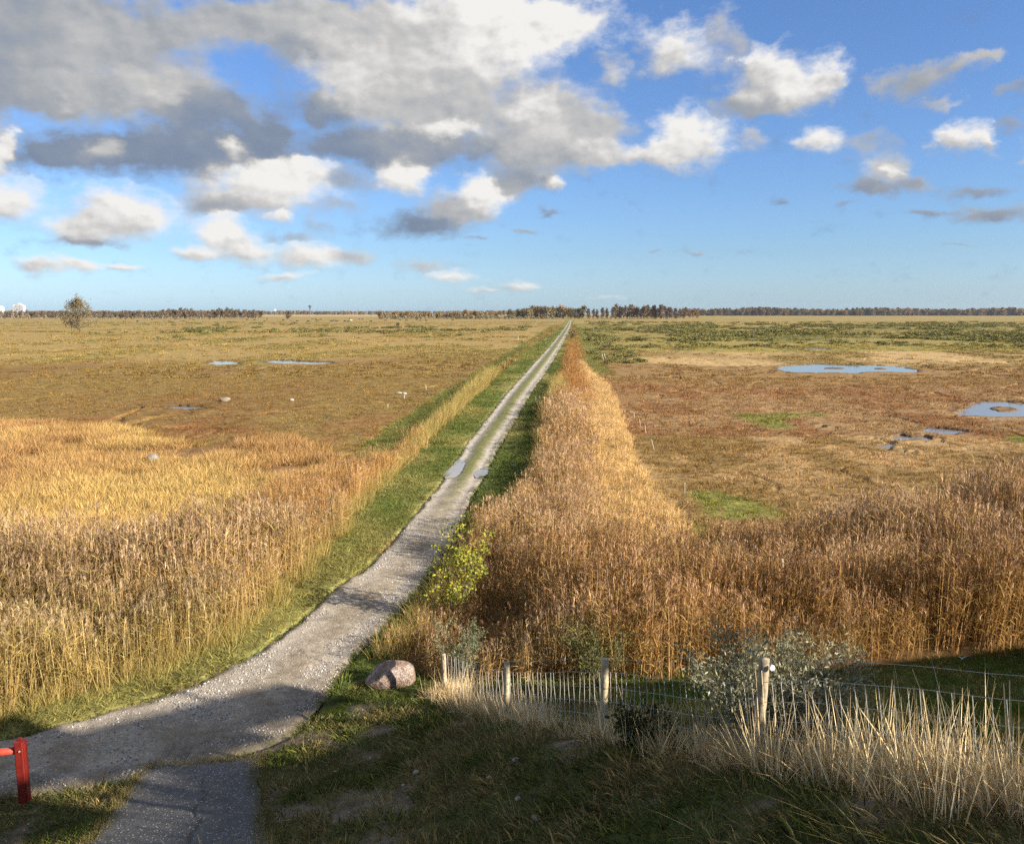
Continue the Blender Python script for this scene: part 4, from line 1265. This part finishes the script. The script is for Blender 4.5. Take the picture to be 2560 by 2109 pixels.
cm = [cow_mesh('grazing_cow', (.02, .017, .015)), cow_mesh('standing_cow', (.025, .02, .016), False)]
cw = cow_mesh('pale_cow', (.6, .53, .4))
CP = [(313.6, 798), (379, 799), (343, 804), (438, 799), (475, 797.5), (483, 800), (524, 797.5), (617, 800), (635, 800), (667, 798.5), (708, 801), (742, 804), (770, 804), (780.5, 798), (789, 798.5), (792, 802), (801, 799.5),
      (827.5, 804), (835, 802.6), (842, 804), (862, 804), (870, 804.7), (873, 797.5), (897, 798.5), (906, 798.5), (927, 804), (963, 802), (1000, 800.5), (1016, 802), (1041.5, 800), (1050, 802), (1065, 802), (1132, 800.5)]
for i, (px, py) in enumerate(CP):
    vx, vy = px / 1.215, py / 1.215; d = F_ * CAMH / (vy + .6 - HZ)
    o = obj('cow', cm[i % 2], None, (at(vx, d), d, 0)); o.rotation_euler = (0, 0, rnd.choice([0, math.pi]) + rnd.uniform(-.5, .5)); o.scale = (1.15,) * 3
    tag(o, 'black cow grazing far off on the left pasture', 'cow', 'cattle on the left pasture')
d = F_ * CAMH / (801.5 / 1.215 + .6 - HZ)
o = obj('cow', cw, None, (at(876.6 / 1.215, d), d, 0)); o.scale = (1.2,) * 3; o.rotation_euler = (0, 0, .3)
tag(o, 'single cream coloured cow among the black cattle', 'cow', 'cattle on the left pasture')

# ------------------------------------------------------------------ far buildings
d = 3300.; k_ = d / F_
r_ = empty('white_building', (at(40, d), d, 0)); tag(r_, 'bright white building with slanted blocks above the left tree row', 'building')
hz = lambda vy: CAMH + (HZ - vy) * k_ * 1.0085
for (x0, x1, yt, tl) in ((29.5, 36, 630.5, .9), (36.8, 43, 627.5, -.9), (44, 51, 629.5, .6)):
    b = MB(); b.box(((x0 + x1 - 80) / 2 * k_, 0, hz(yt) / 2), ((x1 - x0) / 2 * k_, 9, hz(yt) / 2), 0, (.36, .36, .36))
    blk = b.build('block', M_plain, r_)
    b = MB(); w_ = (x1 - x0) / 2 * k_; xc = (x0 + x1 - 80) / 2 * k_; z0 = hz(yt)
    b.add([(xc - w_, -9, z0), (xc + w_, -9, z0), (xc + w_, 9, z0), (xc - w_, 9, z0), (xc - w_ * tl, -9, z0 + 6), (xc - w_ * tl, 9, z0 + 6)], [(0, 1, 4), (2, 3, 5), (1, 2, 5, 4), (3, 0, 4, 5)], (.42, .42, .42))
    b.build('roof', M_plain, blk)
b = MB(); b.box((-.5 * k_, -9.6, hz(637)), (.7 * k_, .5, 1.2 * k_), 0, (.12, .13, .14)); b.build('window', M_plain, r_)
r_ = empty('white_building', (at(-4, d), d, 0)); tag(r_, 'low white building cut by the left edge of the view above the trees', 'building')
b = MB(); b.box((0, 0, hz(631.5) / 2), (10.5 * k_, 8, hz(631.5) / 2), 0, (.75, .75, .73)); b.build('wall', M_plain, r_)
b = MB(); zt = hz(631.5); b.add([(-10.5 * k_, -8, zt), (10.5 * k_, -8, zt), (10.5 * k_, 8, zt), (-10.5 * k_, 8, zt), (-10.5 * k_, 0, zt + 5), (5 * k_, 0, zt + 4)], [(0, 1, 5, 4), (2, 3, 4, 5), (1, 2, 5), (3, 0, 4)], (.7, .7, .69)); b.build('roof', M_plain, r_)
d = 4000.; k_ = d / F_
r_ = empty('radar_dome', (at(566, d), d, 0)); tag(r_, 'tiny white dome showing above the hazy wood on the left horizon', 'dome')
b = MB(); b.tube([(0, 0, 0), (0, 0, hz(639.5))], 2.5, 8, (.1, .1, .1)); b.build('tower', M_plain, r_)
b = MB(); zb = hz(639.5); b.tube([(0, 0, zb - .5), (0, 0, zb + 2), (0, 0, zb + 5), (0, 0, zb + 7)], [4.5, 5.2, 4, 1], 12, (.82, .82, .82)); b.build('dome', M_plain, r_)
r_ = empty('water_tower', (at(638, d), d, 0)); tag(r_, 'slender grey mushroom shaped water tower on the left horizon', 'tower')
b = MB(); b.tube([(0, 0, 0), (0, 0, hz(634))], [3.2, 2.4], 12, (.07, .075, .08)); b.build('shaft', M_plain, r_)
b = MB(); z0 = hz(634.5); z1 = hz(629.2); b.tube([(0, 0, z0), (0, 0, z0 + (z1 - z0) * .75), (0, 0, z1)], [2.6, 7.5, 7.8], 16, (.06, .065, .075)); b.build('tank', M_plain, r_)
b = MB(); b.tube([(0, 0, z1), (0, 0, z1 + 2.5)], [3.5, 2], 10, (.08, .08, .09)); b.build('cap', M_plain, r_)
r_ = empty('radio_mast', (at(765.5, d), d, 0)); tag(r_, 'thin grey mast above the hazy wood left of the thicket', 'mast')
b = MB(); b.tube([(0, 0, 0), (0, 0, hz(637))], [1.2, .8], 6, (.1, .1, .11)); b.build('pole', M_plain, r_)
b = MB(); b.tube([(0, 0, hz(638.5)), (0, 0, hz(637.6))], 1.6, 8, (.3, .3, .3)); b.build('antenna', M_plain, r_)

# ------------------------------------------------------------------ added unseen house right of the camera, shaped to shade the bank
E0 = np.array((15., 3.5)); EV = np.array((.8412, .5408)); NV = np.array((EV[1], -EV[0]))   # NV points away from the bank
PROF = [(-13, 8.2), (-5, 8.45), (-3.5, 8.62), (-2.6, 8.76), (-1.6, 8.96), (-.6, 9.25), (.1, 9.48), (2.7, 9.63), (4.3, 9.73), (7.2, 10.0), (9.4, 8.95), (12.6, 8.2), (16.5, 7.35), (21, 6.5)]  # roof line shaped so its shadow edge falls along the bank
shade_hut = empty('shade_house', (E0[0], E0[1], 0)); tag(shade_hut, 'added brown timber house out of view, shaped to shade the bank', 'building')


def hl(m_, n_, z): q = EV * m_ + NV * n_; return (q[0], q[1], z)


b = MB()
top_ = [hl(m_, 0, z - .12) for m_, z in PROF]; bot = [hl(m_, 0, 0) for m_, z in PROF]
topb = [hl(m_, 5, z - .12) for m_, z in PROF]; botb = [hl(m_, 5, 0) for m_, z in PROF]
for i in range(len(PROF) - 1):
    b.add([bot[i], bot[i + 1], top_[i + 1], top_[i]], [(3, 2, 1, 0)], (.16, .1, .06)); b.add([botb[i], botb[i + 1], topb[i + 1], topb[i]], [(0, 1, 2, 3)], (.16, .1, .06))
b.add([bot[0], botb[0], topb[0], top_[0]], [(3, 2, 1, 0)], (.16, .1, .06)); b.add([bot[-1], botb[-1], topb[-1], top_[-1]], [(0, 1, 2, 3)], (.16, .1, .06))
b.build('wall', M_wood, shade_hut)
b = MB()
for i in range(len(PROF) - 1):
    (m0, z0), (m1, z1) = PROF[i], PROF[i + 1]
    b.add([hl(m0, -.15, z0), hl(m1, -.15, z1), hl(m1, 5.15, z1), hl(m0, 5.15, z0), hl(m0, -.15, z0 - .1), hl(m1, -.15, z1 - .1), hl(m1, 5.15, z1 - .1), hl(m0, 5.15, z0 - .1)],
          [(0, 1, 2, 3), (7, 6, 5, 4), (0, 4, 5, 1), (2, 6, 7, 3), (1, 5, 6, 2), (0, 3, 7, 4)], (.08, .08, .085))
b.build('roof', M_plain, shade_hut)
for m_ in (-9, -6.5, -4):
    b = MB(); b.add([hl(m_, -.03, 6.0), hl(m_ + 1.4, -.03, 6.0), hl(m_ + 1.4, -.03, 7.2), hl(m_, -.03, 7.2)], [(3, 2, 1, 0)], (.05, .06, .07)); b.build('window', M_water, shade_hut)
b = MB()
for m0, m1, z0, z1 in ((-12, -2.7, 10.6, 12.0), (-2.7, -.9, 9.65, 10.6), (-.9, .05, 10.4, 12.0), (.05, 1.4, 10.25, 12.0), (1.4, 3, 10.15, 11.25), (3, 5.6, 10.45, 11.25)):
    b.add([hl(m_, n_, z_) for z_ in (z0, z1) for m_, n_ in ((m0, 0), (m1, 0), (m1, .22), (m0, .22))], [(3, 2, 1, 0), (4, 5, 6, 7), (0, 1, 5, 4), (1, 2, 6, 5), (2, 3, 7, 6), (3, 0, 4, 7)], (.15, .1, .06))
b.build('shade_panel', M_wood, shade_hut)  # unseen panels added above the roof to block the sun
for m_ in (-11.8, -6, .1, 5.5):
    b = MB(); b.tube([hl(m_, .11, 8.2), hl(m_, .11, 10.5)], .06, 6, (.15, .1, .06)); b.build('shade_panel_post', M_wood, shade_hut)  # posts under the added shade panels
b = MB(); b.tube([hl(4.1, .1, 11.3), hl(4.1, .1, 11.95)], .07, 8, (.2, .2, .2)); b.build('shadow_pipe', M_plain, shade_hut)  # unseen pipe added to cast a thin shadow on the track

# ------------------------------------------------------------------ light
SUN_EL = 22.0
SUN_DIR = np.array((.906 * math.cos(R(SUN_EL)), -.423 * math.cos(R(SUN_EL)), math.sin(R(SUN_EL))))
ld = bpy.data.lights.new('sun', 'SUN'); ld.energy = 5.0; ld.angle = R(.53); ld.color = (1, .91, .78)
lo = bpy.data.objects.new('sun', ld); COL.objects.link(lo)
lo.rotation_euler = Vector(-SUN_DIR).to_track_quat('-Z', 'Y').to_euler()
EXPO = 1.3
WG = 2 ** -EXPO

wd = bpy.data.worlds.new('World'); S.world = wd; wd.use_nodes = True
wd.cycles.sampling_method = 'NONE'
nt = wd.node_tree; nt.nodes.clear()
sky = N(nt, 'ShaderNodeTexSky'); sky.sky_type = 'NISHITA'; sky.sun_disc = False
sky.sun_elevation = R(SUN_EL); sky.sun_rotation = math.atan2(SUN_DIR[0], SUN_DIR[1]); sky.altitude = 0; sky.air_density = 1.0; sky.dust_density = .6; sky.ozone_density = 2.0
tc = N(nt, 'ShaderNodeTexCoord'); sx = N(nt, 'ShaderNodeSeparateXYZ'); lk(nt, tc.outputs['Generated'], sx.inputs[0])
AZ = math_(nt, 'MULTIPLY', math_(nt, 'ARCTAN2', sx.outputs[0], sx.outputs[1]), 57.2958)
EL = math_(nt, 'MULTIPLY', math_(nt, 'ARCSINE', sx.outputs[2]), 57.2958)
cb = N(nt, 'ShaderNodeCombineXYZ'); lk(nt, AZ, cb.inputs[0]); lk(nt, EL, cb.inputs[1])
P0 = cb.outputs[0]


def azel(v):
    d = ray(v); d = d / np.linalg.norm(d)
    return math.degrees(math.atan2(d[0], d[1])), math.degrees(math.asin(d[2]))


CL = [(60, 60, 170, 90, 1, .56), (250, 60, 200, 80, 1, .65), (120, 190, 150, 48, 1, .6), (330, 190, 120, 55, 1, .72), (350, 205, 45, 22, .6, .98), (140, 203, 25, 15, .35, .9),
      (520, 30, 140, 50, 1, .68), (430, 225, 110, 42, 1, .45), (610, 85, 55, 38, .55, .5), (690, 60, 130, 70, 1, .74), (800, 130, 150, 105, 1.1, .8), (950, 60, 160, 80, 1.1, .9),
      (1110, 40, 150, 62, 1.2, 1.1), (1030, 105, 110, 58, 1, 1.02), (900, 205, 160, 58, 1, .72), (920, 262, 60, 25, .8, 1.0), (660, 215, 75, 33, .9, .45), (730, 295, 110, 40, 1, .42),
      (880, 310, 130, 40, 1, .48), (280, 312, 160, 50, 1, .4), (120, 322, 95, 38, .95, .4), (400, 300, 110, 38, .9, .42), (545, 285, 60, 42, .95, .4), (225, 305, 35, 22, .9, .98),
      (0, 300, 26, 52, .95, 1), (20, 412, 62, 42, 1, .96), (480, 300, 35, 20, .8, 1), (545, 385, 135, 52, 1.1, .88), (470, 420, 80, 24, .6, .55), (600, 345, 65, 26, .9, 1), (585, 450, 22, 16, .7, .95),
      (255, 440, 108, 48, 1.15, .97), (165, 472, 60, 26, .9, .88), (185, 497, 70, 10, .6, .5), (465, 480, 52, 42, 1.05, 1), (398, 516, 42, 15, .8, .88), (510, 520, 42, 20, .9, .96), (630, 527, 75, 24, 1, .96),
      (725, 525, 62, 17, .55, .7), (590, 568, 50, 9, .7, .9), (80, 540, 55, 19, .75, .82), (170, 546, 45, 15, .9, .95), (260, 550, 30, 8, .8, .92), (830, 360, 55, 40, 1.05, 1), (720, 370, 60, 22, .45, .55),
      (860, 468, 80, 26, 1.05, .42), (985, 408, 58, 34, 1.05, 1), (930, 432, 70, 28, .9, .68), (1055, 390, 42, 18, .6, .62), (1130, 255, 120, 66, 1, .76), (1080, 312, 90, 48, .85, .66), (1205, 305, 60, 36, .7, .85),
      (1100, 235, 60, 28, .7, .92), (1255, 318, 60, 26, .6, .75), (1130, 375, 22, 18, .8, .95), (1060, 375, 60, 28, .7, .55), (1420, 285, 66, 50, 1.15, 1), (1350, 312, 62, 27, .85, .84), (1540, 288, 32, 24, .6, .75),
      (1390, 100, 68, 55, .9, .86), (1262, 150, 42, 30, .55, .75), (1495, 60, 40, 48, .5, .72), (1590, 165, 95, 58, 1.15, .94), (1700, 160, 42, 38, .8, .86), (1555, 215, 85, 24, .9, .62), (1545, 128, 50, 38, .9, .94),
      (1880, 170, 75, 32, .75, .56), (1965, 130, 62, 24, .75, .66), (2040, 105, 40, 17, .75, .72), (1930, 207, 65, 11, .55, .7), (1695, 290, 46, 34, 1.05, .95), (1772, 303, 46, 24, .55, .66), (1955, 280, 46, 32, 1.05, .95),
      (2030, 285, 28, 32, .95, .92), (2105, 312, 22, 25, .9, .9), (2092, 185, 32, 19, .5, .5), (2095, 258, 40, 18, .5, .45), (1828, 345, 42, 38, .6, .72), (1840, 355, 15, 15, .7, 1), (1790, 392, 62, 18, .9, .48),
      (1880, 380, 42, 14, .65, .55), (2020, 388, 75, 13, .65, .48), (1900, 437, 55, 8, .65, .48), (2040, 440, 85, 21, .85, .55), (1600, 415, 22, 7, .6, .45), (1125, 436, 22, 9, .6, .45), (1080, 480, 28, 7, .6, .55),
      (985, 489, 16, 6, .55, .5), (1430, 516, 28, 6, .5, .55), (1345, 522, 14, 5, .5, .55), (1970, 510, 40, 5, .55, .55), (1740, 430, 22, 8, .55, .45), (940, 572, 48, 15, .7, .92), (1062, 590, 45, 13, .7, .88), (990, 598, 30, 6, .5, .85), (880, 545, 70, 12, .5, .65),
      (1230, 612, 50, 6, .4, .85), (600, 490, 60, 14, .45, .6), (660, 470, 40, 18, .4, .55), (1250, 250, 50, 40, .55, .7), (700, 430, 60, 16, .35, .6),
      (-120, 120, 160, 160, 1, .5), (-100, 420, 90, 50, .9, .9), (2230, 420, 120, 40, .7, .6), (2250, 200, 90, 40, .6, .7)]
nz0 = noise(nt, vmath(nt, 'MULTIPLY', P0, (.16, .24, 1)), 1.0, 3, .5)
nz1 = noise(nt, vmath(nt, 'MULTIPLY', P0, (.5, .72, 1)), 1.0, 7, .58)
wp = vmath(nt, 'MULTIPLY', vmath(nt, 'SUBTRACT', nz0.outputs['Color'], (.5, .5, .5)), (4.2, 2.6, 0))
wp2 = vmath(nt, 'MULTIPLY', vmath(nt, 'SUBTRACT', nz1.outputs['Color'], (.5, .5, .5)), (4.6, 3.0, 0))
# the puffs are finer towards the horizon
hscale = maprange(nt, EL, 0, 16, .3, .95)
tw = vmath(nt, 'ADD', wp, wp2)
sc_ = N(nt, 'ShaderNodeVectorMath', operation='SCALE'); lk(nt, tw, sc_.inputs[0]); lk(nt, hscale, sc_.inputs['Scale'])
P1 = vmath(nt, 'ADD', P0, sc_.outputs[0])
acc = None; accb = None
CL2 = [(-75, 42, 34, 13, 1, .6), (70, 46, 30, 11, 1, .6), (170, 36, 40, 14, 1, .65), (-150, 44, 40, 16, 1.1, .6), (0, 50, 60, 11, 1.1, .6), (100, 70, 120, 9, 1, .6), (-100, 72, 120, 9, 1, .6), (-70, 14, 20, 8, 1, .9)]  # out-of-view clouds added so the ambient light is less blue
for (x, y_, rx_, ry_, st, br_) in CL + CL2:
    if (x, y_, rx_, ry_, st, br_) in CL2: a0, e0, ra, re = x, y_, rx_, ry_
    else:
        a0, e0 = azel((x, y_)); a1, _ = azel((x + rx_, y_)); _, e1 = azel((x, y_ - ry_))
        ra, re = abs(a1 - a0) * .9, abs(e1 - e0) * .9
    q = vmath(nt, 'MULTIPLY_ADD', P1, (1 / ra, 1 / re, 0), (-a0 / ra, -e0 / re, 0))
    g = math_(nt, 'POWER', .3679, vmath(nt, 'DOT_PRODUCT', q, q))
    g2 = math_(nt, 'MULTIPLY', math_(nt, 'MULTIPLY', g, g), st)
    amp = .2 if br_ > .8 else .04
    bb = math_(nt, 'ADD', vmath(nt, 'DOT_PRODUCT', q, (amp * .45, amp * .9, 0)), br_)
    gs = math_(nt, 'MULTIPLY', g, st); gb = math_(nt, 'MULTIPLY', g2, bb)
    c3 = N(nt, 'ShaderNodeCombineXYZ'); lk(nt, gs, c3.inputs[0]); lk(nt, gb, c3.inputs[1]); lk(nt, g2, c3.inputs[2])
    accb = c3.outputs[0] if accb is None else vmath(nt, 'ADD', accb, c3.outputs[0])
s3 = N(nt, 'ShaderNodeSeparateXYZ'); lk(nt, accb, s3.inputs[0]); acc = s3.outputs[0]
br0 = math_(nt, 'DIVIDE', s3.outputs[1], math_(nt, 'ADD', s3.outputs[2], .002))
# billows: broad relief lit from the upper right, finer only where the cloud is bright
bs = vmath(nt, 'MULTIPLY', P0, (.42, .62, 1))
nb1 = noise(nt, bs, 1.0, 6, .52); nb2 = noise(nt, vmath(nt, 'ADD', bs, (.14, .2, 0)), 1.0, 6, .52)
rel = math_(nt, 'SUBTRACT', nb1.outputs[0], nb2.outputs[0])
edge_n = noise(nt, vmath(nt, 'MULTIPLY', P0, (1.1, 1.6, 1)), 1.0, 6, .6)
den = math_(nt, 'ADD', acc, math_(nt, 'MULTIPLY', math_(nt, 'SUBTRACT', nb1.outputs[0], .5), .75))
den = math_(nt, 'ADD', den, math_(nt, 'MULTIPLY', math_(nt, 'SUBTRACT', edge_n.outputs[0], .5), .55))
def sstep_n(v, a_, b_, k_):
    n_ = N(nt, 'ShaderNodeMapRange', interpolation_type='SMOOTHSTEP'); lk(nt, v, n_.inputs[0])
    for i_, q_ in zip((1, 2, 3, 4), (a_, b_, 0, k_)): n_.inputs[i_].default_value = q_
    return n_.outputs[0]


veil = sstep_n(den, .04, .4, .38); body = sstep_n(den, .24, .8, .62)
al_out = math_(nt, 'ADD', veil, body)
amp_ = maprange(nt, br0, .5, 1.0, .2, .62)
br1 = math_(nt, 'ADD', br0, math_(nt, 'MULTIPLY', rel, amp_))
br1 = math_(nt, 'ADD', br1, maprange(nt, nz1.outputs[0], .3, .7, -.035, .035))
br1 = math_(nt, 'ADD', br1, maprange(nt, nz0.outputs[0], .3, .7, -.07, .09))
thin = maprange(nt, den, .3, .75, .05, 0)
br1 = math_(nt, 'ADD', br1, thin, clamp=True)
ramp = N(nt, 'ShaderNodeValToRGB'); lk(nt, br1, ramp.inputs[0])
el_ = ramp.color_ramp.elements
el_[0].position = .3; el_[0].color = (.19, .25, .36, 1); el_[1].position = 1.0; el_[1].color = (.9, .885, .86, 1)
for p_, c_ in ((.45, (.245, .3, .4, 1)), (.6, (.38, .405, .44, 1)), (.78, (.58, .575, .57, 1)), (.9, (.77, .76, .74, 1))):
    q = el_.new(p_); q.color = c_
bg1 = N(nt, 'ShaderNodeBackground'); bg1.inputs[1].default_value = .065
tr_ = N(nt, 'ShaderNodeValToRGB'); lk(nt, maprange(nt, EL, 0, 30, 0, 1), tr_.inputs[0])
tr_.color_ramp.elements[0].color = (.62, .95, 1.62, 1); tr_.color_ramp.elements[1].color = (.61, .84, 1.16, 1)
for p_, c_ in ((.05, (.63, .85, 1.34, 1)), (.13, (.6, .785, 1.12, 1)), (.5, (.6, .78, 1.1, 1))):
    q = tr_.color_ramp.elements.new(p_); q.color = c_
tint = mulcol(nt, sky.outputs[0], tr_.outputs[0]); lk(nt, tint, bg1.inputs[0])
bg2 = N(nt, 'ShaderNodeBackground'); lk(nt, ramp.outputs[0], bg2.inputs[0]); bg2.inputs[1].default_value = WG
mx = N(nt, 'ShaderNodeMixShader'); lk(nt, al_out, mx.inputs[0]); lk(nt, bg1.outputs[0], mx.inputs[1]); lk(nt, bg2.outputs[0], mx.inputs[2])
wo = N(nt, 'ShaderNodeOutputWorld'); lk(nt, mx.outputs[0], wo.inputs[0])

b = MB(); b.box((0, 1500, 30.5), (14500, 4700, 32.5))
m, nt = nt_new('air'); pv_ = N(nt, 'ShaderNodeVolumePrincipled'); pv_.inputs['Color'].default_value = (.82, .9, 1, 1); pv_.inputs['Density'].default_value = .000028; pv_.inputs['Anisotropy'].default_value = .2
lk(nt, pv_.outputs[0], N(nt, 'ShaderNodeOutputMaterial').inputs['Volume'])
hz_ = b.build('haze', m); tag(hz_, 'thin blue air over the whole marsh, paling the far woods', 'haze', kind='stuff')

# ------------------------------------------------------------------ camera and render
cd_ = bpy.data.cameras.new('camera'); cam = bpy.data.objects.new('camera', cd_); COL.objects.link(cam)
cam.location = (0, 0, CAMH); cam.rotation_euler = (math.pi / 2 - TH, 0, 0)
cd_.sensor_width = 36; cd_.lens = 36 * F_ / 2107; cd_.clip_end = 20000; cd_.clip_start = .1
S.camera = cam
S.view_settings.view_transform = 'Standard'; S.view_settings.look = 'None'; S.view_settings.exposure = EXPO; S.view_settings.gamma = 1
S.cycles.max_bounces = 5; S.cycles.diffuse_bounces = 2; S.cycles.glossy_bounces = 2; S.cycles.transmission_bounces = 2; S.cycles.transparent_max_bounces = 4
S.cycles.use_denoising = False; S.cycles.sample_clamp_indirect = 4
S.cycles.use_adaptive_sampling = True; S.cycles.adaptive_threshold = .02
